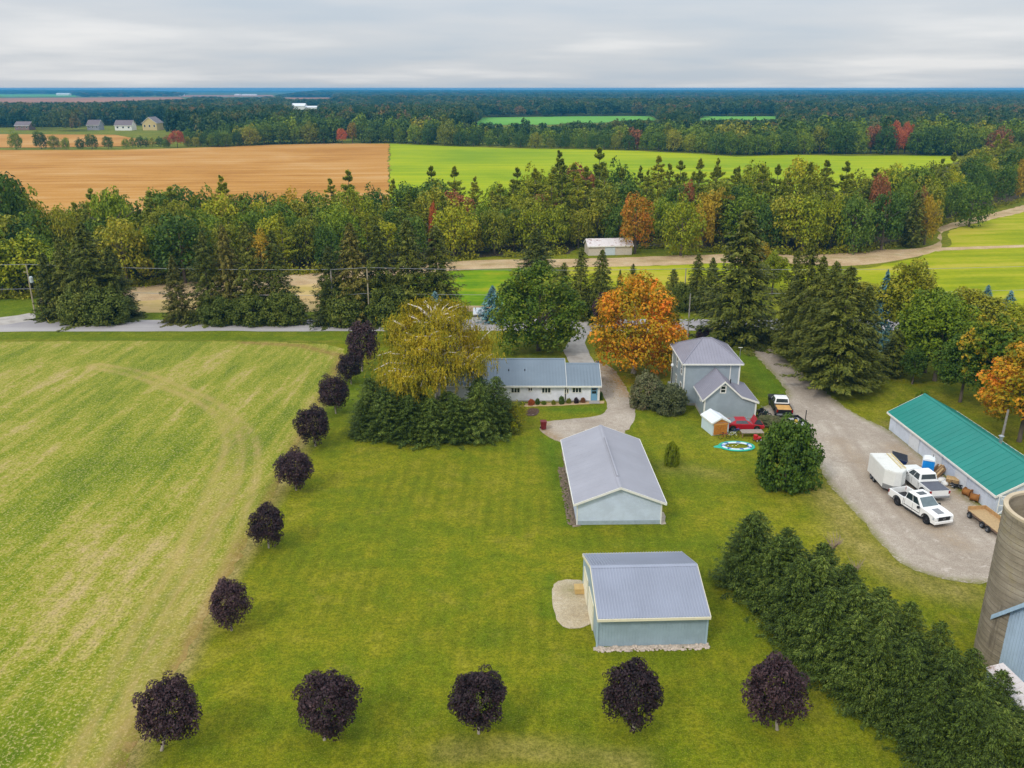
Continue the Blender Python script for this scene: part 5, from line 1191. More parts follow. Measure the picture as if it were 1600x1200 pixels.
# ------------------------------------------------------------------ utility poles and wires
M_POLE = plain('weathered_pole', A(168, 156, 132), .9, var=.2, scale=4); M_POLE2 = plain('grey_pole', A(150, 144, 138), .9, var=.2, scale=4)
POLES = {}
def upole(key, label, ub, vb, ut, vt, m_=M_POLE, r=.15):
    x, y = G(ub, vb); z = ZT(vt, y); t = thing('utility_pole', label, 'utility pole', (x, y, 0), 0, 'utility poles along the road')
    lx_ = XA(ut, vt, y) - x
    MB().tube([(0, 0, 0), (lx_ * .3, 0, z)], [r, r * .65], 8).build('pole', m_, t); POLES[key] = (Vector((x + lx_ * .3, y, z)), t)
    for dz in (.15, 2.2):
        MB().tube([(lx_ * .3, -.12, z - dz), (lx_ * .3, -.12, z - dz + .25)], .06, 6).build('insulator', M_STEEL, t)
    return t
t = upole('a', 'leftmost wooden utility pole with pale transformer can beside the side road', 54.5, 489, 41.5, 413)
pz = POLES['a'][0].z; MB().lathe([(.01, pz - 3.4), (.3, pz - 3.4), (.32, pz - 2.4), (.2, pz - 2.25), (.01, pz - 2.2)], 12, (.55, -.1)).build('transformer', plain('pale_transformer', A(186, 196, 200), .5), t)
MB().box(-.7, .1, -.06, .06, pz - 1.5, pz - 1.4).build('crossarm', M_POLE, t)
upole('b', 'grey utility pole in front of the spruces, left of the tan pole', 522, 508, 518, 421, M_POLE2)
upole('c', 'tan utility pole among the roadside spruces behind the birch', 578, 508, 573.5, 418)
upole('d', 'tall pale utility pole standing across the road behind the orange maple', 1068, 484, 1071, 420)
upole('e', 'short grey utility pole between the big green maple and the orange maple', 941, 502, 942, 462, M_POLE2)
upole('f', 'near utility pole with guy wire right of the orange maple', 1074.5, 527, 1078, 459, M_POLE2)
o = tag(MB().tube([POLES['f'][0] - Vector((0, 0, .5)), Vector((*G(1098, 512), 0))], .03, 5).build('guy_wire', M_STEEL), 'guy wire stretched from the near pole right of the orange maple', 'wire')
o = tag(MB().tube([Vector((*G(77, 504), 0)), Vector((*G(70, 490), 0)) + Vector((-1.2, 0, 2.0))], .07, 5).build('guy_guard', plain('yellow_guard', A(196, 176, 70), .6)), 'yellow guy guard at the foot of the spruces right of the leftmost pole', 'guy guard')
def wire(label, a, b2, sag, r=.034):
    a, b2 = Vector(a), Vector(b2); pts = []
    for i in range(21):
        k = i / 20; p = a.lerp(b2, k); p.z -= sag * 4 * k * (1 - k); pts.append(p)
    o = MB().tube(pts, r, 4, False).build('wire', plain('wire_grey', A(150, 152, 156), .5), None); tag(o, label, 'wire', 'overhead wires along the road')
left = POLES['a'][0] + Vector((-60, 1, 0)); right = POLES['d'][0] + Vector((70, 3, 0))
seq = [('to the left of the leftmost pole', left, POLES['a'][0]), ('between the leftmost pole and the grey pole', POLES['a'][0], POLES['b'][0]), ('between the grey pole and the tan pole', POLES['b'][0], POLES['c'][0]), ('between the tan pole and the tall pale pole', POLES['c'][0], POLES['d'][0]), ('right of the tall pale pole', POLES['d'][0], right)]
for nm, p, q in seq:
    L_ = (p - q).length
    wire('upper overhead wire ' + nm, p, q, L_ * .006); wire('lower overhead wire ' + nm, p - Vector((0, 0, 4.6)), q - Vector((0, 0, 4.6)), L_ * .006)
x, y = G(1562, 700); x2 = x
t = thing('utility_pole', 'grey leaning pole on the grass behind the green-roofed shed', 'utility pole', (x, y, 0), 0, 'utility poles along the road'); MB().tube([(0, 0, 0), (.1, 0, ZT(640, y))], [.16, .12], 8).build('pole', M_POLE2, t)
# ------------------------------------------------------------------ trees one by one
BIGTRK = trunk_mesh(9, 8, .85, .032, .22, .38)
# purple maples: (base u,v) (top v) (crown bottom v) (width px) label
PM = [(566, 580, 568, 501, 563, 52, 'purple-leaved maple nearest the road, tallest in the row along the harvested field'),
      (549, 600, 547, 550, 592, 42, 'purple-leaved maple second from the road in the row along the field'),
      (525, 646, 522, 585, 636, 50, 'purple-leaved maple third from the road in the row along the field'),
      (493, 697, 490, 632, 688, 56, 'purple-leaved maple fourth from the road, left of the spruce clump'),
      (463, 766, 461, 700, 760, 62, 'purple-leaved maple fifth from the road at the bend of the field edge'),
      (420, 856, 418, 785, 850, 60, 'purple-leaved maple sixth from the road along the field edge'),
      (362, 985, 357, 902, 978, 66, 'purple-leaved maple next before the corner of the lawn, beside the field edge'),
      (253, 1172, 266, 1054, 1156, 98, 'purple-leaved maple on the left corner of the lawn where the two rows meet'),
      (507, 1156, 511, 1045, 1146, 100, 'purple-leaved maple in the front row, second from the left, broadest crown'),
      (748, 1146, 747, 1041, 1135, 90, 'purple-leaved maple in the middle of the front row, left of the blue-grey shed'),
      (990, 1141, 989, 1028, 1131, 92, 'purple-leaved maple in the front row just before the blue-grey shed'),
      (1214, 1140, 1210, 1020, 1128, 94, 'purple-leaved maple rightmost in the front row beside the spruce windbreak')]
for i, (ub, vb, uc, vt, vbot, wp, lab) in enumerate(PM):
    x, y = G(ub, vb); m = wp / ppm(vb) * 1.02; r_ = m / 2
    # lower rim of the crown faces the camera, upper rim is its far top
    yb = y - r_ * .55; zb = max(.45, ZT(vbot, yb) * .55); zt = ZT(vt, y + r_ * .25)
    zt = max(zt, zb + m * .85)
    t = thing('purple_maple', lab, 'tree', (x, y, 0), 0.0, 'purple maples along the lawn edges'); m *= .95; r_ = m / 2; zc_ = (zb + zt) / 2; dc_ = ray(uc, (vt + vbot) / 2); tc_ = (zc_ - H) / dc_[2]; off = max(-.9, min(.9, dc_[0] * tc_ - x)); rzc = random.uniform(0, 6.28)
    add('crown', P_PURP[i % 5], LM['purple'], t, (off, 0, (zb + zt) / 2), (random.uniform(-.1, .1), random.uniform(-.1, .1), rzc), (r_ * random.uniform(.98, 1.12), r_ * random.uniform(.96, 1.08), (zt - zb) / 2 * 1.04))
    add('trunk', TRK[i % 3], M_BARKP, t, (0, 0, 0), (0, atan2(off, zc_), 0), (zt * .62, zt * .62, zt * .9))
x, y, z, m = pxtree(944, 509, 946, 458, 46); broad_tree('purple_maple', 'dark purple tree by the road half hidden behind the orange maple', 'tree', x, y, z, m, P_NEAR[0], LM['purple'])

# the two large maples
x, y, z, m = pxtree(841, 548, 839, 411, 144)
broad_tree('maple_tree', 'huge round dark green maple between the road and the low white house', 'tree', x, y, z, m, crown_broad(101, 17000, 0.032, 170, (.10, .21), egg=.18, under=-.95, core=.7), LM['bigmaple'], -.7, trunk=BIGTRK)
x, y, z, m = pxtree(990, 583, 993, 420, 156)
om = broad_tree('maple_tree', 'large maple in orange and green autumn leaf beside the farmhouse', 'tree', x, y, z, m, crown_broad(105, 15000, 0.032, 150, (.11, .22), egg=.22, under=-.95, core=.66), LM['orangemaple'], -.9, trunk=BIGTRK, bark=M_BARKP)

# weeping birch: white limbs, hanging golden strings
def birch(x, y, top, wid):
    r = np.random.default_rng(77); rr = random.Random(77)
    t = thing('weeping_birch', 'big weeping birch with golden hanging leaves and white limbs above the spruces', 'tree', (x, y, 0))
    b2 = MB(); C, N, X = [], [], []
    tips = []
    b2.tube([(0, 0, 0), (.1, 0, 2.2), (.3, .1, 4.6)], [.42, .36, .30], 9)
    nl = 28
    for i in range(nl):
        a = 6.283 * i / nl + rr.uniform(-.3, .3); ln = rr.choice((.08, .2, .42, .62, .85, 1.0)) * rr.uniform(.85, 1.05); rad = wid / 2 * ln * .95
        zt = top * (1.0 - .64 * ln ** 1.3) * rr.uniform(.88, 1.0)
        p0 = Vector((.25 * cos(a), .25 * sin(a), rr.uniform(3.2, 5.0))); p2 = Vector((cos(a) * rad, sin(a) * rad, zt)); p1 = p0.lerp(p2, .45) + Vector((0, 0, (zt - p0.z) * .10)); p1.x *= .85; p1.y *= .85
        pts = [p0, p1, p0.lerp(p2, .78) + Vector((0, 0, .5)), p2]; b2.tube(pts, [.27, .2, .13, .05], 6); tips.append((pts, .9))
        for k in range(6):
            s = rr.uniform(.35, .95); q0 = pts[1].lerp(pts[3], (s - .3) / .7) if s > .3 else p1
            a2 = a + rr.uniform(-1.3, 1.3); l2 = wid * rr.uniform(.10, .22); q2 = q0 + Vector((cos(a2) * l2, sin(a2) * l2, l2 * rr.uniform(.2, .9))); q2.z = min(q2.z, top)
            q1 = q0.lerp(q2, .55) + Vector((0, 0, .3)); b2.tube([q0, q1, q2], [.11, .08, .035], 5); tips.append(([q0, q1, q2, q2], .5))
    for a, ln, z in ((-2.5, 1.0, 5.2), (-2.1, .95, 5.0), (-1.75, .9, 5.6), (-1.3, .8, 6.2), (-2.9, 1.0, 6.0), (3.0, .98, 7.0)):
        rad = wid / 2 * ln; p2 = Vector((cos(a) * rad, sin(a) * rad, z)); p0 = Vector((cos(a) * .3, sin(a) * .3, 4.2)); pts = [p0, p0.lerp(p2, .4) + Vector((0, 0, 1.6)), p0.lerp(p2, .75) + Vector((0, 0, 1.3)), p2]
        b2.tube(pts, [.18, .13, .09, .03], 6); tips.append((pts, 1.3))
    # strings of leaves
    for pts, wt in tips:
        for k in range(int(46 * wt) + 6):
            s = rr.uniform(.3, 1.04) ** .7; s = min(s, 1.0); seg = s * 3; j = min(2, int(seg)); p = pts[j].lerp(pts[j + 1], seg - j)
            p = p + Vector((rr.gauss(0, .75), rr.gauss(0, .75), rr.uniform(-.2, .5)))
            dl = rr.choice((.5, .8, 1.1, 1.5, 2.4)) * rr.uniform(.7, 1.2); m = int(5 + dl * 7.5); f_ = np.linspace(0, 1, m)
            sway = r.normal(0, .34, 2)
            C.append(np.stack([p.x + sway[0] * f_ + r.normal(0, .05, m), p.y + sway[1] * f_ + r.normal(0, .05, m), p.z - dl * f_], 1))
            X.append(np.stack([r.normal(0, .28, m), r.normal(0, .28, m), -np.ones(m)], 1)); n_ = r.normal(0, .55, (m, 3)); n_[:, :2] += np.array((p.x, p.y)) / (hypot(p.x, p.y) + .1) * .7; n_[:, 2] += .35; N.append(n_)
    C, N, X = map(np.concatenate, (C, N, X)); n = len(C); k = C[:, 2] > .6; C, N, X = C[k], N[k], X[k]; n = len(C); s = r.uniform(.6, 1.3, n)
    add('crown', cards('birch_crown', C, N, X, .13 * s, .06 * s, r), LM['birch'], t)
    b2.build('trunk', M_BIRCHBARK, t, smooth=True)
    return t
x, y = G(683, 640); birch(x, y + .3, ZT(479, y), 206 / ppm(640) * .92)

# spruces round the birch
SPR_H = [(582, 680, 590, 58), (604, 690, 604, 56), (640, 693, 618, 62), (676, 694, 622, 62), (712, 693, 618, 62), (750, 691, 598, 62), (776, 682, 588, 56), (597, 660, 592, 56), (750, 664, 588, 60), (660, 672, 616, 66), (702, 672, 612, 66), (794, 674, 622, 32), (628, 676, 608, 62), (566, 690, 626, 34)]
HL = ['at the left rear corner', 'at the left front corner', 'second along the front', 'third along the front', 'fourth along the front', 'at the right front corner', 'at the right end by the house wall', 'behind the left corner', 'behind the right corner', 'inside, left of centre', 'inside, right of centre', 'small and lowest at the right end', 'inside, behind the left front corner', 'small and lowest at the left end']
for i, (u, vb, vt, wp) in enumerate(SPR_H):
    x, y, z, m = pxtree(u, vb - 8, u, vt, wp)
    conifer('spruce_tree', 'dark spruce ' + HL[i] + ' of the clump under the birch', 'tree', x, y, z, m * 1.2, P_SPRU[i % 3], .36, LM['spruce2'], 'spruces under the golden birch')
x, y, z, m = pxtree(808, 672, 806, 625, 34); broad_tree('small_tree', 'small light green tree at the right end of the spruce clump before the white house', 'tree', x, y, z, m, P_BELT[0], LM['olive'], .4)
x, y, z, m = pxtree(803, 678, 803, 658, 14); broad_tree('shrub', 'small yellow shrub at the foot of the light green tree', 'shrub', x, y, z, m, P_FAR[1], LM['yellow'], .05)

# windbreak of spruces at lower right
def along(line, n):
    P = np.array(line, float); d = np.r_[0, np.cumsum(np.hypot(*np.diff(P, axis=0).T))]; q = np.linspace(0, d[-1], n)
    return np.stack([np.interp(q, d, P[:, k]) for k in range(P.shape[1])], 1)
ORD = ['first', 'second', 'third', 'fourth', 'fifth', 'sixth', 'seventh', 'eighth', 'ninth', 'tenth', 'eleventh']
for rname, line, n, wp in (('lawn-side row', [(1160, 912, 812), (1225, 982, 872), (1320, 1068, 955), (1440, 1168, 1050), (1540, 1245, 1120)], 10, 100), ('middle row', [(1180, 905, 800), (1262, 972, 862), (1350, 1046, 930), (1445, 1125, 1008), (1530, 1195, 1082), (1600, 1255, 1140)], 10, 104), ('yard-side row', [(1222, 915, 822), (1292, 965, 876), (1370, 1022, 926), (1450, 1082, 972), (1525, 1138, 1036), (1585, 1200, 1110)], 9, 88)):
    for i, (u, vb, vt) in enumerate(along(line, n)):
        u += random.uniform(-7, 7); vb += random.uniform(-5, 5); vt += random.uniform(-12, 8)
        x, y, z, m = pxtree(u, vb, u, vt, wp * random.uniform(.9, 1.12))
        conifer('spruce_tree', ORD[i] + ' spruce from the shed end in the ' + rname + ' of the diagonal windbreak', 'tree', x, y, z, m, P_SPRU[i % 3] if random.random() < .6 else P_SPRN[i % 3], .36, LM['spruce2'], 'spruces of the diagonal windbreak')
for u, v, wp, lab in ((1330, 900, 34, 'bare grey twiggy shrub beside the windbreak, lower one'), (1300, 862, 26, 'bare grey twiggy shrub beside the windbreak, upper one')):
    x, y, z, m = pxtree(u, v, u, v - 30, wp); b2 = MB(); r = random.Random(int(u))
    for i in range(46):
        a = r.uniform(0, 6.28); l = r.uniform(.5, 1.1); b2.tube([(0, 0, 0), (cos(a) * l * .45, sin(a) * l * .45, l * .9), (cos(a + .5) * l * .9, sin(a + .5) * l * .9, l * r.uniform(1.2, 1.9))], [.03, .02, .008], 4)
    tag(b2.build('twiggy_shrub', plain('grey_twigs', A(148, 128, 116), .9), None, (x, y, 0)), lab, 'shrub')

# shrubs near the houses
for u, vb, vt, wp, mat, pr, nm, lab in (
    (1237, 772, 662, 102, 'dkgreen', 1, 'round_bush', 'big round green bush beside the gravel lane'), (1050, 730, 692, 26, 'yellow', 0, 'shrub', 'small yellow-green shrub alone on the lawn right of the garage'),
    (1012, 640, 586, 56, 'shrub', 1, 'shrub', 'large grey-green shrub by the drive left of the farmhouse'), (1048, 650, 606, 62, 'shrub', 2, 'shrub', 'large grey-green shrub against the farmhouse corner'),
    (1208, 668, 655, 40, 'shrub', 0, 'shrub', 'brownish shrub behind the round bush'), (1100, 535, 512, 22, 'purple', 1, 'shrub', 'dark shrub behind the farmhouse roof by the road'), (1118, 540, 522, 26, 'green', 2, 'shrub', 'green shrub behind the farmhouse hip roof'),
    (877.5, 632.5, 619, 9.5, 'dkgreen', 0, 'shrub', 'clipped round green shrub in front of the white house wall'), (889, 631, 623, 8.5, 'olive', 1, 'shrub', 'small pale green shrub right of the clipped round one'), (900.5, 631, 621.5, 8, 'purple', 2, 'shrub', 'small dark purple shrub before the white house wall'),
    (911, 630, 621.5, 8.5, 'rust', 0, 'shrub', 'small russet shrub nearest the blue door'), (939.5, 625, 612, 6, 'dkgreen', 1, 'shrub', 'tall narrow green shrub at the corner past the blue door'), (830, 634, 624.5, 11, 'red', 2, 'flower_clump', 'clump of red flowers before the white house wall'),
    (840, 633, 622.5, 7, 'dkgreen', 0, 'shrub', 'dark shrub right of the red flowers'), (828, 627, 618.5, 6, 'blue', 1, 'shrub', 'blue-grey shrub behind the red flowers'), (850, 633, 627, 8, 'green', 2, 'shrub', 'low green shrub between the red flowers and the clipped shrub'), (865, 633, 625.5, 7, 'olive', 1, 'shrub', 'low olive shrub left of the clipped round one'),
    (816, 634, 628, 9, 'dkgreen', 2, 'shrub', 'low dark shrub left of the red flowers'), (1420, 665, 632, 36, 'dkgreen', 2, 'shrub', 'dark bush behind the far end of the green-roofed shed'), (1445, 632, 612, 24, 'green', 1, 'shrub', 'small shrub on the grass behind the green-roofed shed')):
    x, y, z, m = pxtree(u, vb, u, vt, wp); big = wp > 40
    broad_tree(nm, lab, 'shrub', x, y + m * .35, max(z * .96, .5), m, P_BUSH[pr], LM[mat], -.38 * max(z * .96, .5))
LMx = LM
# roadside spruces (base u, base v, top v, width)
RS = [(84, 497, 395, 54, 'spruce', 'thin dark spruce just right of the leftmost pole'), (112, 495, 372, 66, 'spruce', 'dark spruce second right of the leftmost pole'), (150, 498, 348, 92, 'spruce', 'tallest dark spruce of the left roadside group'), (186, 497, 384, 70, 'spruce', 'dark spruce at the right end of the left roadside group'),
      (130, 503, 445, 74, 'cedar', 'low bushy conifer before the left roadside group'), (170, 504, 448, 74, 'cedar', 'second low bushy conifer before the left roadside group'),
      (281, 503, 398, 50, 'brownspruce', 'spruce with browning top standing left of the middle roadside group'), (330, 500, 362, 66, 'spruce', 'leftmost tall spruce of the middle roadside group'), (362, 498, 350, 62, 'brownspruce', 'second tall spruce of the middle roadside group, brownish'), (398, 499, 346, 66, 'spruce', 'third tall spruce of the middle roadside group'), (436, 499, 360, 70, 'spruce', 'rightmost tall spruce of the middle roadside group'),
      (345, 505, 462, 66, 'cedar', 'low bush conifer at the foot of the middle group, left one'), (395, 505, 458, 70, 'cedar', 'low bush conifer at the foot of the middle group, middle one'), (446, 505, 455, 70, 'cedar', 'low bush conifer at the foot of the middle group, right one'),
      (520, 505, 385, 70, 'spruce', 'leftmost spruce of the big roadside group behind the birch'), (556, 502, 348, 76, 'brownspruce', 'brownish tall spruce by the tan pole'), (596, 500, 352, 84, 'spruce', 'tall spruce right of the tan pole'), (640, 498, 342, 92, 'spruce', 'tallest spruce of the big roadside group behind the birch'), (684, 492, 352, 84, 'spruce', 'rightmost spruce of the big roadside group above the birch'),
      (540, 506, 452, 76, 'cedar', 'low conifer at the foot of the big group left of the tan pole'), (610, 505, 446, 80, 'cedar', 'low conifer at the foot of the big group right of the tan pole'),
      (838, 432, 357, 66, 'spruce', 'dark cone-shaped spruce rising behind the big green maple'), (906, 497, 386, 48, 'spruce', 'left one of the two spruces right of the big green maple'), (938, 499, 390, 58, 'spruce', 'right one of the two spruces between the two large maples'), (880, 490, 410, 46, 'spruce', 'spruce half hidden by the right side of the big green maple'),
      (988, 450, 412, 22, 'spruce', 'small spruce top behind the orange maple, right one'), (968, 452, 421, 14, 'spruce', 'smallest spruce top behind the orange maple'), (1050, 478, 420, 40, 'spruce', 'short spruce right behind the orange maple'), (1086, 482, 396, 46, 'spruce', 'rounded dark spruce right of the tall pale pole'), (1108, 490, 402, 46, 'spruce', 'dark spruce left of the giant spruce'), (1062, 486, 440, 36, 'cedar', 'low conifer at the foot of the tall pale pole'),
      (1152, 531, 328, 132, 'spruce', 'giant dark spruce at the mouth of the gravel lane'), (1230, 549, 388, 54, 'spruce', 'first spruce of the row along the right of the lane, by the road'), (1248, 565, 372, 76, 'spruce', 'second spruce of the row along the lane, tallest'), (1266, 580, 400, 72, 'spruce', 'third spruce of the row along the lane'), (1284, 596, 408, 84, 'spruce', 'fourth spruce of the row along the lane'), (1304, 612, 416, 110, 'spruce', 'nearest spruce of the row along the lane, broadest'), (1338, 604, 446, 80, 'spruce', 'spruce at the right flank of the row along the lane')]
for i, (u, vb, vt, wp, mat, lab) in enumerate(RS):
    x, y, z, m = pxtree(u, vb, u, vt, wp); low = mat == 'cedar' and vb - vt < 70
    pr, R = (P_SPR[i % 3], .27) if not low else (P_SPRN[i % 3], .44)
    if low: broad_tree('conifer_bush', lab, 'shrub', x, y, z, m * .95, P_BUSH[i % 3], LM[mat], -.3 * z); continue
    conifer('spruce_tree', lab, 'tree', x, y, z, m * 1.06, pr, R, LM[mat], None, lift=(z * .10 if (u > 1200 and vb > 540) else 0.0))
for u, vb, vt, wp, lab in ((770, 501, 447, 42, 'blue spruce beside the tiny hut left of the big green maple'), (681, 514, 456, 40, 'blue spruce whose tip shows above the golden birch'), (1370, 545, 424, 40, 'narrow blue spruce right of the lane row'), (1535, 500, 446, 34, 'blue spruce tip among the trees at right, left one'), (1572, 500, 455, 36, 'broad blue spruce at right before the hay field')):
    x, y, z, m = pxtree(u, vb, u, vt, wp); conifer('blue_spruce', lab, 'tree', x, y, z, m * 1.4, P_BLUE[0], .30, LM['silverblue' if 'birch' in lab else 'blue'])
x, y, z, m = pxtree(617, 535, 614, 490, 52); conifer('pine_tree', 'green feathery pine left behind the golden birch', 'tree', x, y, z, m * 1.2, P_PINE[0], .27, LM['pine'])
x, y, z, m = pxtree(1392, 588, 1392, 515, 44); conifer('conifer_bush', 'dark dome-shaped cedar behind the lane row', 'tree', x, y, z, m, P_COL[0], .20, LM['spruce'])
# broadleaf trees at right
for u, vb, ut, vt, wp, mat, pr, lab in (
    (1408, 545, 1408, 408, 104, 'olive', 0, 'tall olive-green tree behind the blue spruce at right'), (1444, 582, 1450, 448, 110, 'green', 1, 'broad green tree with dark double trunk at right, left of the pair'), (1460, 595, 1478, 462, 112, 'green', 2, 'broad green tree at right, right of the double trunk'),
    (1505, 555, 1505, 446, 100, 'olive', 3, 'pale green tree against the hay field at right'), (1500, 628, 1500, 520, 92, 'dkgreen', 0, 'dark green low tree behind the green-roofed shed'), (1548, 640, 1545, 492, 124, 'turning', 1, 'large maple just starting to turn orange behind the green-roofed shed'),
    (1585, 560, 1580, 470, 90, 'yellow', 2, 'yellow-green tree at the right edge before the hay field'), (1592, 690, 1590, 540, 140, 'orangemaple', 3, 'maple with bright orange top at the right edge'), (1560, 545, 1560, 485, 74, 'green', 0, 'green tree in the right group below the blue spruce'),
    (1182, 452, 1182, 378, 58, 'gold', 1, 'golden tree glowing between the giant spruce and the lane row'), (1206, 460, 1206, 392, 50, 'yellow', 2, 'yellow-green tree behind the giant spruce'), (1425, 600, 1425, 540, 40, 'dkgreen', 3, 'small dark tree at the foot of the right tree group'),
    (1655, 640, 1650, 480, 130, 'green', 0, 'green tree cut off by the right edge'), (1345, 480, 1345, 440, 60, 'olive', 1, 'low olive tree between the lane row and the hay field')):
    x, y, z, m = pxtree(u, vb, ut, vt, wp)
    broad_tree('maple_tree' if mat == 'turning' else 'broadleaf_tree', lab, 'tree', x, y, z, m, P_NEAR[pr], LM[mat], z * .16)

# ------------------------------------------------------------------ the wooded belt behind the farm track
def curve(pts):
    xs, ys = zip(*pts); return lambda u: float(np.interp(u, xs, ys))
SKY1 = curve([(-300, 300), (0, 258), (40, 285), (80, 330), (140, 300), (175, 284), (215, 322), (250, 284), (300, 284), (350, 288), (425, 292), (480, 296), (510, 282), (560, 268), (600, 296), (640, 278), (680, 264), (740, 282), (800, 268), (840, 252), (890, 242), (960, 242), (1000, 264), (1030, 250), (1070, 262), (1105, 247), (1140, 262), (1175, 242), (1210, 262), (1250, 240), (1280, 258), (1300, 243), (1335, 266), (1380, 252), (1450, 250), (1480, 240), (1500, 222), (1560, 214), (1640, 212), (1900, 210)])
FRONT = curve([(-300, 470), (0, 466), (100, 460), (200, 447), (300, 438), (400, 430), (480, 426), (600, 415), (735, 403), (850, 398), (940, 388), (1060, 386), (1100, 392), (1250, 397), (1340, 393), (1440, 378), (1462, 352), (1520, 332), (1600, 312), (1900, 268)])
nb = 0; LAB = {}
ZONES = [(110, 'behind the leftmost utility pole'), (230, 'above the left roadside spruces'), (320, 'left of the middle roadside spruces'), (470, 'above the middle roadside spruces'), (610, 'above the tan utility pole'), (720, 'above the golden birch'), (800, 'above the bright green meadow'), (890, 'above the big green maple'), (990, 'behind the white field shed'), (1075, 'above the orange maple'), (1130, 'right of the white field shed'), (1215, 'behind the giant spruce'), (1300, 'above the lane spruces'), (1400, 'left of the track bend'), (1480, 'at the track bend'), (1560, 'right of the track bend'), (9999, 'at the far right edge')]
def zone(u): return next(t for q, t in ZONES if u < q)
DEPTH = [', front of the wood,', ', inside the wood,', ', middle of the wood,', ', deep in the wood,', ', back of the wood,']
def belt_tree(u, Y, vtop, kind, wid=None, name=None, label=None, group='trees of the wood behind the farm track', row=2):
    global nb
    x = XA(u, 330, Y); z = ZT(vtop, Y)
    if z < 4: return
    nb += 1; where = DEPTH[row] + ' ' + zone(u)
    if kind == 'pine':
        conifer(name or 'white_pine', label or 'tiered white pine' + where, 'tree', x, Y, z, (wid or z * random.uniform(.48, .64)), P_PINE[nb % 4], .27, LM['pine'], group)
    elif kind in ('cedarcol',):
        conifer(name or 'cedar_tree', label or 'dark columnar cedar' + where, 'tree', x, Y, z, wid or z * .34, P_COL[0], .20, LM['spruce'], group)
    elif kind == 'spr':
        conifer(name or 'spruce_tree', label or 'dark spruce' + where, 'tree', x, Y, z, wid or z * .45, P_SPR[nb % 3], .27, LM['spruce'], group)
    else:
        words = {'green': 'mid-green bushy', 'dkgreen': 'dark green rounded', 'olive': 'olive-green', 'yellow': 'yellow-green', 'gold': 'golden', 'rust': 'rust-brown', 'orange': 'orange-tinged', 'red': 'red'}[kind]
        broad_tree(name or 'broadleaf_tree', label or words + ' tree' + where, 'tree', x, Y, z, wid or z * random.uniform(.58, .82), P_BELT[nb % 4], LM[kind], z * random.uniform(-.06, .06), group)
r = random.Random(5)
SPECIAL = [(1068, 214, 303, 'yellow', 10.5, 'bright yellow-green broadleaf tree right of the white field shed'), (995, 217, 300, 'orange', 9, 'tree with orange flush left of the bright yellow-green one, behind the white shed'), (1260, 217, 297, 'yellow', 11.5, 'bright green rounded tree before the wood, left of the track bend'), (1100, 222, 308, 'gold', 7.5, 'golden tree just right of the bright yellow-green one'),
           (20, 172, 362, 'yellow', 13, 'golden willow-like tree at the left edge above the side road'), (2, 195, 262, 'dkgreen', 12, 'tall dark tree at the left edge against the orange field'), (172, 195, 283, 'green', 9.5, 'rounded green tree standing out against the orange field at left'), (95, 190, 318, 'olive', 8, 'small olive tree left of the rounded green one at the field'),
           (1340, 218, 300, 'dkgreen', 10, 'dark green tree with pale trunk left of the track bend'), (1385, 222, 296, 'dkgreen', 11, 'largest dark green tree left of the track bend'), (1432, 226, 300, 'cedarcol', 6, 'dark upright cedar at the track bend'), (1452, 230, 303, 'gold', 6.0, 'olive-golden tree at the very bend of the track'), (1518, 262, 282, 'dkgreen', 11, 'dark tree with white leaning trunk right of the track bend'),
           (676, 216, 314, 'red', 2.6, 'small scarlet sapling glowing in the wood above the spruces'), (1072, 236, 274, 'rust', 5, 'reddish tree top in the wood below the green field'), (1372, 246, 268, 'rust', 7, 'pinkish-brown tree top below the green field at right'), (1440, 240, 292, 'rust', 6, 'russet tree behind the dark trees at the track bend'), (275, 182, 330, 'dkgreen', 14, 'broad dark green tree above the gap between the roadside spruces'),
           (40, 188, 318, 'green', 12, 'light green rounded tree at left beneath the dark tall one')]
for u, Y, vt, kd, wd, lab in SPECIAL: belt_tree(u, Y, vt, kd, wd, None, lab, None)
for row in range(5):
    u = -60.0 + r.uniform(0, 20)
    while u < 1660:
        yf = G(u, FRONT(u))[1] + 3; s1 = SKY1(u); front = FRONT(u)
        deep = 1.0 if u < 1480 else 2.2
        Y = yf + row * 8.5 * deep + r.uniform(-3, 3)
        k = (4 - row) / 4
        vtop = s1 + k * (front - s1) * r.uniform(.26, .44) + r.uniform(-2, 16) * (1 if row < 4 else .55)
        p = r.random()
        pine = (.34 if row < 2 else .55 if row == 2 else .82) if 600 < u < 1340 else (.14 if row < 3 else .36)
        if u > 1340: pine = .12 if row > 2 else .05
        if p < pine: kd = 'pine'; vtop -= r.uniform(2, 13)
        else:
            kd = r.choices(['green', 'dkgreen', 'olive', 'yellow', 'gold', 'rust', 'orange', 'spr'], [.27, .24, .27, .13, .02, .04, .005, .03])[0]
        z = ZT(vtop, Y)
        if not any(abs(u - q[0]) < 16 and Y < q[1] + 3 and q[2] - vtop < 40 and q[2] > vtop - 40 for q in SPECIAL if row < 3 and Y < q[1] + 4):
            if 5 < z < 32: belt_tree(u, Y, vtop, kd, row=row)
        u += r.uniform(27, 41) * (1.0 if u < 1480 else .9)
# brush pile and track stones at the wood edge
t = thing('brush_pile', 'grey heap of cut branches at the wood edge right of the white field shed', 'brush pile', (*G(1030, 387), 0)); rr = random.Random(3); b2 = MB()
for i in range(70):
    a = rr.gauss(0, .35); x0 = rr.uniform(-5, 5); l = rr.uniform(1, 2.4); y0 = rr.uniform(-1, 1); z0 = rr.uniform(.1, 1.5) * (1 - abs(x0) / 6.5)
    b2.tube([(x0 - l * cos(a), y0 - l * sin(a), max(0, z0 - .2)), (x0 + l * cos(a), y0 + l * sin(a), z0 + rr.uniform(-.1, .4))], [.09, .04], 5)
b2.build('branch', plain('grey_dead_wood', A(140, 132, 122), .9, var=.3), t, kind='stuff')
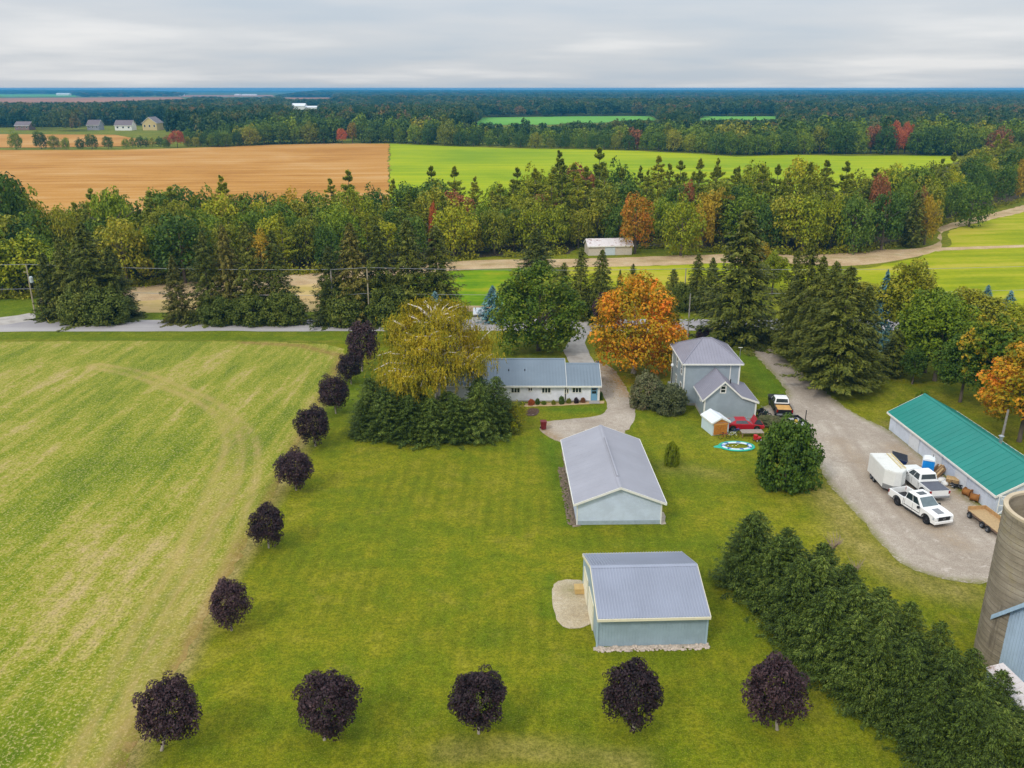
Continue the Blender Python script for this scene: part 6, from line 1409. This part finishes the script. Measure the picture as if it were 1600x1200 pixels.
# ragged undergrowth along the wood edge
r = np.random.default_rng(15); C = []; 
for u in np.arange(-60, 1640, 2.0):
    if 880 < u < 1000 or 740 < u < 790: continue
    x, y = G(u, FRONT(u) + 1.5); n = 26; C.append(np.stack([x + r.normal(0, .8, n), y + r.normal(0.6, .9, n), np.abs(r.normal(0, .7, n)) * (1 + .6 * np.sin(u * .13))], 1))
C = np.concatenate(C); n = len(C)
o = add('undergrowth', cards('undergrowth', C, unit(n, r) + np.array((0, -.3, .6)), unit(n, r), r.uniform(.2, .45, n), r.uniform(.12, .26, n), r), LM['olive']); tag(o, 'ragged weedy undergrowth along the front of the wood', 'undergrowth', kind='stuff')
# fallen leaves under the orange maple and on the drive
C = []; x, y = G(985, 590); n = 1500; a = r.uniform(0, 6.28, n); q = np.abs(r.normal(0, 4.6, n)); C = np.stack([x + q * np.cos(a), y - 2 + q * np.sin(a) * .9, np.full(n, .075)], 1)
o = add('fallen_leaves', cards('fallen_leaves', C, np.array((0, 0, 1.0)) + r.normal(0, .2, (n, 3)), unit(n, r), r.uniform(.06, .12, n), r.uniform(.04, .08, n), r), LM['orange']); tag(o, 'fallen orange leaves scattered on the drive below the orange maple', 'leaves', kind='stuff')

# ------------------------------------------------------------------ second wood beyond the big fields
SKY2 = curve([(-300, 185), (0, 190), (170, 198), (182, 205), (255, 205), (268, 198), (300, 194), (345, 190), (400, 180), (500, 174), (600, 178), (700, 180), (745, 190), (760, 194), (860, 195), (950, 194), (1010, 186), (1040, 184), (1090, 190), (1200, 189), (1230, 184), (1300, 180), (1420, 180), (1500, 184), (1900, 182)])
BASE2 = curve([(-300, 236), (180, 233), (300, 230), (350, 230), (430, 226), (608, 224), (700, 228), (800, 231), (1000, 235.5), (1100, 240), (1150, 244), (1240, 241), (1400, 242), (1500, 244), (1900, 250)])
r = random.Random(8)
W2 = {'green': 'far mid-green tree', 'dkgreen': 'far dark green tree', 'olive': 'far olive tree', 'rust': 'far russet tree', 'yellow': 'far yellow-green tree', 'orange': 'far orange-tinged tree'}
Z2 = [(60, 'at the left end of the far hedgerow'), (180, 'in the far hedgerow at left'), (265, 'before the far white farmhouse'), (345, 'near the red hedgerow tree'), (430, 'above the right part of the orange field'), (520, 'beyond the orange field, middle part'), (608, 'beyond the corner of the orange field'), (700, 'beyond the left corner of the green field'), (800, 'beyond the green field, left end'), (900, 'beyond the green field, left half'), (1000, 'beyond the middle of the green field'), (1100, 'beyond the green field, right half'), (1200, 'where the green field narrows'), (1300, 'beyond the right part of the green field'), (1380, 'left of the scarlet crowns'), (1480, 'by the scarlet crowns'), (1560, 'past the end of the green field'), (9999, 'at the right edge')]
D2 = [', front row', ', second row', ', back row']
n2 = 0
SP2 = [(277, 0, 203, 'red', 12, 'small red tree in the hedgerow by the orange field'), (535, 0, 200, 'red', 9, 'orange-red tree in the far wood above the orange field'), (551, 6, 190, 'orange', 9, 'orange tree top in the far wood left of the field boundary'), (1395, 16, 187, 'red', 10, 'scarlet tree crown in the far wood at right, left one'), (1415, 18, 189, 'red', 9, 'scarlet tree crown in the far wood at right, right one'), (1405, 8, 199, 'red', 10, 'scarlet tree crown in the far wood at right, lower one'), (1362, 12, 194, 'rust', 13, 'rust-red tree crown in the far wood left of the scarlet ones')]
for u, dy, vt, kd, wd, lab in SP2:
    Y = G(u, BASE2(u))[1] + dy; z = ZT(vt, Y); broad_tree('broadleaf_tree', lab, 'tree', XA(u, 225, Y), Y, z, wd, P_BELT[0], LM[kd], z * .12)
for row in range(3):
    u = -20 + r.uniform(0, 10)
    while u < 1640:
        Y = G(u, BASE2(u))[1] + 4 + row * 11 + r.uniform(-3, 3)
        vt = SKY2(u) + (2 - row) * 6 + r.uniform(-1, 8)
        gap = (u < 60 and r.random() < .8) or (u < 185 and row > 0) or (u < 345 and row > 1)
        if u < 345: vt = max(vt, SKY2(u) + r.uniform(0, 10))
        z = ZT(vt, Y)
        if not gap and z > 6 and not any(abs(u - q[0]) < 9 for q in SP2):
            kd = r.choices(['green', 'dkgreen', 'olive', 'rust', 'yellow', 'orange'], [.35, .44, .18, .012, .016, .002])[0]; n2 += 1
            broad_tree('broadleaf_tree', W2[kd] + ' ' + next(t for q, t in Z2 if u < q) + D2[row], 'tree', XA(u, 220, Y), Y, z, z * r.uniform(.7, .95), P_FAR[n2 % 3] if row else P_BELT[n2 % 4], LM[kd], -z * .05, 'trees of the far wood beyond the big fields')
        u += r.uniform(17, 27) * (.5 if 178 < u < 345 else 1)
print('belt trees', nb, 'far trees', n2)

# ------------------------------------------------------------------ distant woodland to the horizon: one mass
def to_px(x, y, z):
    d = np.stack([x, y, z - H], -1); fw = d[..., 1] * cos(PITCH) - d[..., 2] * sin(PITCH); dn = -(d[..., 1] * sin(PITCH)) - d[..., 2] * cos(PITCH)
    return 800 + F * d[..., 0] / fw, 600 + F * dn / fw
r = np.random.default_rng(99)
PX = [np.array([to_px(np.array(p[0]), np.array(p[1]), np.array(0.0)) for p in poly]) for poly, _m in FARF]
pts, scl, hgt = [], [], []
for ya, yb, spc, sw, hh in ((600, 1200, 9.0, 6.0, 17), (1200, 2400, 15, 9.0, 17), (2400, 5200, 30, 17, 17), (5200, 12000, 80, 44, 18)):
    ya_, yb_ = ya, yb; xm_ = yb * .72
    gx, gy = np.meshgrid(np.arange(-xm_, xm_, spc), np.arange(ya_, yb_, spc)); P = np.stack([gx.ravel(), gy.ravel()], 1) + r.uniform(-.45, .45, (gx.size, 2)) * spc
    P = P[np.abs(P[:, 0]) < P[:, 1] * .68 + 40]
    h_ = hh * r.uniform(.7, 1.15, len(P)) * (1 + .15 * np.sin(P[:, 0] * .006) * np.cos(P[:, 1] * .004)); wv = sw * r.uniform(.75, 1.25, len(P))
    u, vt = to_px(P[:, 0], P[:, 1], h_); u_, vb = to_px(P[:, 0], P[:, 1], 0 * h_)
    keep = vb < np.interp(u, [0, 345, 430, 608, 800, 1000, 1150, 1240, 1500, 1600], [200, 222, 218, 216, 223, 227, 235, 233, 236, 238])
    # the first hundred metres follow the tree line of the far wood
    keep &= vt > np.interp(u, [-100, 0, 300, 345, 400, 500, 700, 745, 760, 950, 1010, 1040, 1090, 1230, 1300, 1700], [150, 150, 165, 172, 172, 160, 160, 150, 150, 150, 150, 150, 150, 150, 150, 150]) - 20
    for q in PX:
        ulo, uhi = q[:, 0].min() , q[:, 0].max(); vlo, vhi = q[:, 1].min(), q[:, 1].max()
        us = np.linspace(ulo + 1e-3, uhi - 1e-3, 60); top, bot = [], []
        for a in us:
            ys = []
            for i in range(len(q)):
                p0, p1 = q[i - 1], q[i]
                if (p0[0] - a) * (p1[0] - a) <= 0 and abs(p0[0] - p1[0]) > 1e-6: ys.append(p0[1] + (p1[1] - p0[1]) * (a - p0[0]) / (p1[0] - p0[0]))
            top.append(min(ys) if ys else vlo); bot.append(max(ys) if ys else vhi)
        tp, bt = np.interp(u, us, top), np.interp(u, us, bot)
        wpx = wv / P[:, 1] * F * .5
        hide = (u > ulo - wpx) & (u < uhi + wpx) & (vb > tp) & (vt < bt - .25 * (bt - tp))
        keep &= ~hide
    # village clearing and open ground at far left
    keep &= ~((u < 360) & (vb > 199) & (vb < 214) & (r.random(len(P)) < .8)); keep &= ~((u > 120) & (u < 262) & (vb > 196.5))
    keep &= ~((u < 300) & (vb < 167) & (vb > 146) & (r.random(len(P)) < .75))
    keep &= ~((np.abs(u - 478) < 26) & (vb > 168.5) & (vt < 171))
    pts.append(P[keep]); scl.append(wv[keep]); hgt.append(h_[keep])
P = np.concatenate(pts); S_ = np.concatenate(scl); Hh = np.concatenate(hgt)
me = bpy.data.meshes.new('distant_woodland'); me.vertices.add(len(P))
me.vertices.foreach_set('co', np.stack([P[:, 0], P[:, 1], Hh * .52], 1).astype(np.float32).ravel())
a = me.attributes.new('size', 'FLOAT_VECTOR', 'POINT'); a.data.foreach_set('vector', np.stack([S_, S_, Hh * .52], 1).astype(np.float32).ravel())
a = me.attributes.new('turn', 'FLOAT_VECTOR', 'POINT'); a.data.foreach_set('vector', np.stack([0 * S_, 0 * S_, r.uniform(0, 6.28, len(S_))], 1).astype(np.float32).ravel())
LM['distant'] = leaf_mat('distant_mixed_foliage', [A(22, 48, 18), A(32, 60, 20), A(42, 72, 24), A(54, 82, 26), A(66, 90, 30), A(80, 98, 34), A(100, 106, 40), A(128, 104, 52), A(142, 88, 50)], .012, w=(.10, .40, .52))
src = []
for i in range(3):
    m2 = crown_broad(121 + i, 420, .15, 20, (.28, .46)); m2.materials.append(LM['distant'])
    Y = G(560, BASE2(560))[1] + 46 + 6 * i; u0 = 560 + i * 260
    t = thing('broadleaf_tree', 'tree deep inside the far wood ' + ('above the field boundary', 'above the left of the green field', 'above the right middle of the green field')[i], 'tree', (XA(u0, 200, Y), Y, 0), 0, 'trees deep inside the far wood')
    src.append(add('crown', m2, None, t, (0, 0, 8.5), (0, 0, 0), (5.5, 5.5, 8))); add('trunk', TRK[i], M_BARK, t, (0, 0, 0), (0, 0, 0), (12, 12, 14))
ob = bpy.data.objects.new('distant_woodland', me); COL.objects.link(ob); tag(ob, 'distant mixed woodland stretching away to the horizon', 'woodland', kind='stuff')
ng = bpy.data.node_groups.new('woodland_scatter', 'GeometryNodeTree')
ng.interface.new_socket('Geometry', in_out='INPUT', socket_type='NodeSocketGeometry'); ng.interface.new_socket('Geometry', in_out='OUTPUT', socket_type='NodeSocketGeometry')
N_ = ng.nodes.new; gi, go, iop = N_('NodeGroupInput'), N_('NodeGroupOutput'), N_('GeometryNodeInstanceOnPoints'); jn = N_('GeometryNodeJoinGeometry')
for s in src[::-1]:
    oi = N_('GeometryNodeObjectInfo'); oi.inputs['Object'].default_value = s; oi.inputs['As Instance'].default_value = True; oi.transform_space = 'ORIGINAL'; ng.links.new(oi.outputs['Geometry'], jn.inputs[0])
iop.inputs['Pick Instance'].default_value = True
def nattr(nm):
    q = N_('GeometryNodeInputNamedAttribute'); q.data_type = 'FLOAT_VECTOR'; q.inputs['Name'].default_value = nm; return q.outputs['Attribute']
ng.links.new(gi.outputs[0], iop.inputs['Points']); ng.links.new(jn.outputs[0], iop.inputs['Instance']); ng.links.new(nattr('size'), iop.inputs['Scale']); ng.links.new(nattr('turn'), iop.inputs['Rotation']); ng.links.new(iop.outputs[0], go.inputs[0])
md = ob.modifiers.new('scatter', 'NODES'); md.node_group = ng
print('woodland instances', len(P))

# ------------------------------------------------------------------ autumn haze
hz = MB().box(-11500, 11500, -40, 14500, -1.2, 42.0).build('haze', None); hz['kind'] = 'stuff'; tag(hz, 'thin blue autumn haze over the whole landscape', 'haze')
hm = bpy.data.materials.new('haze_air'); hm.use_nodes = True; q = hm.node_tree; q.nodes.clear()
o_ = q.nodes.new('ShaderNodeOutputMaterial'); pv = q.nodes.new('ShaderNodeVolumePrincipled'); q.links.new(pv.outputs[0], o_.inputs['Volume'])
pv.inputs['Color'].default_value = (0.07, 0.46, 0.86, 1); pv.inputs['Density'].default_value = HAZE_DENSITY; pv.inputs['Anisotropy'].default_value = 0.0
hz.data.materials.append(hm)

# things that would read alike are told apart by where they stand from left to right
byl = {}
for o in bpy.data.objects:
    if o.parent is None and o.get('category') and o.get('label'): byl.setdefault(o['label'], []).append(o)
for lab, os_ in byl.items():
    if len(os_) < 2: continue
    os_.sort(key=lambda o: o.location.x / max(o.location.y, 1))
    nm = {2: ['left one', 'right one'], 3: ['left one', 'middle one', 'right one']}.get(len(os_)) or ['leftmost'] + [ORD[i] + ' from left' for i in range(1, len(os_) - 1)] + ['rightmost']
    for o, t_ in zip(os_, nm): o['label'] = lab + ', ' + t_
for o in bpy.data.objects:
    if o.parent is None and o.get('label') and len(o['label'].replace('-', ' ').split()) > 16: print('LONG', o.name, o['label'])
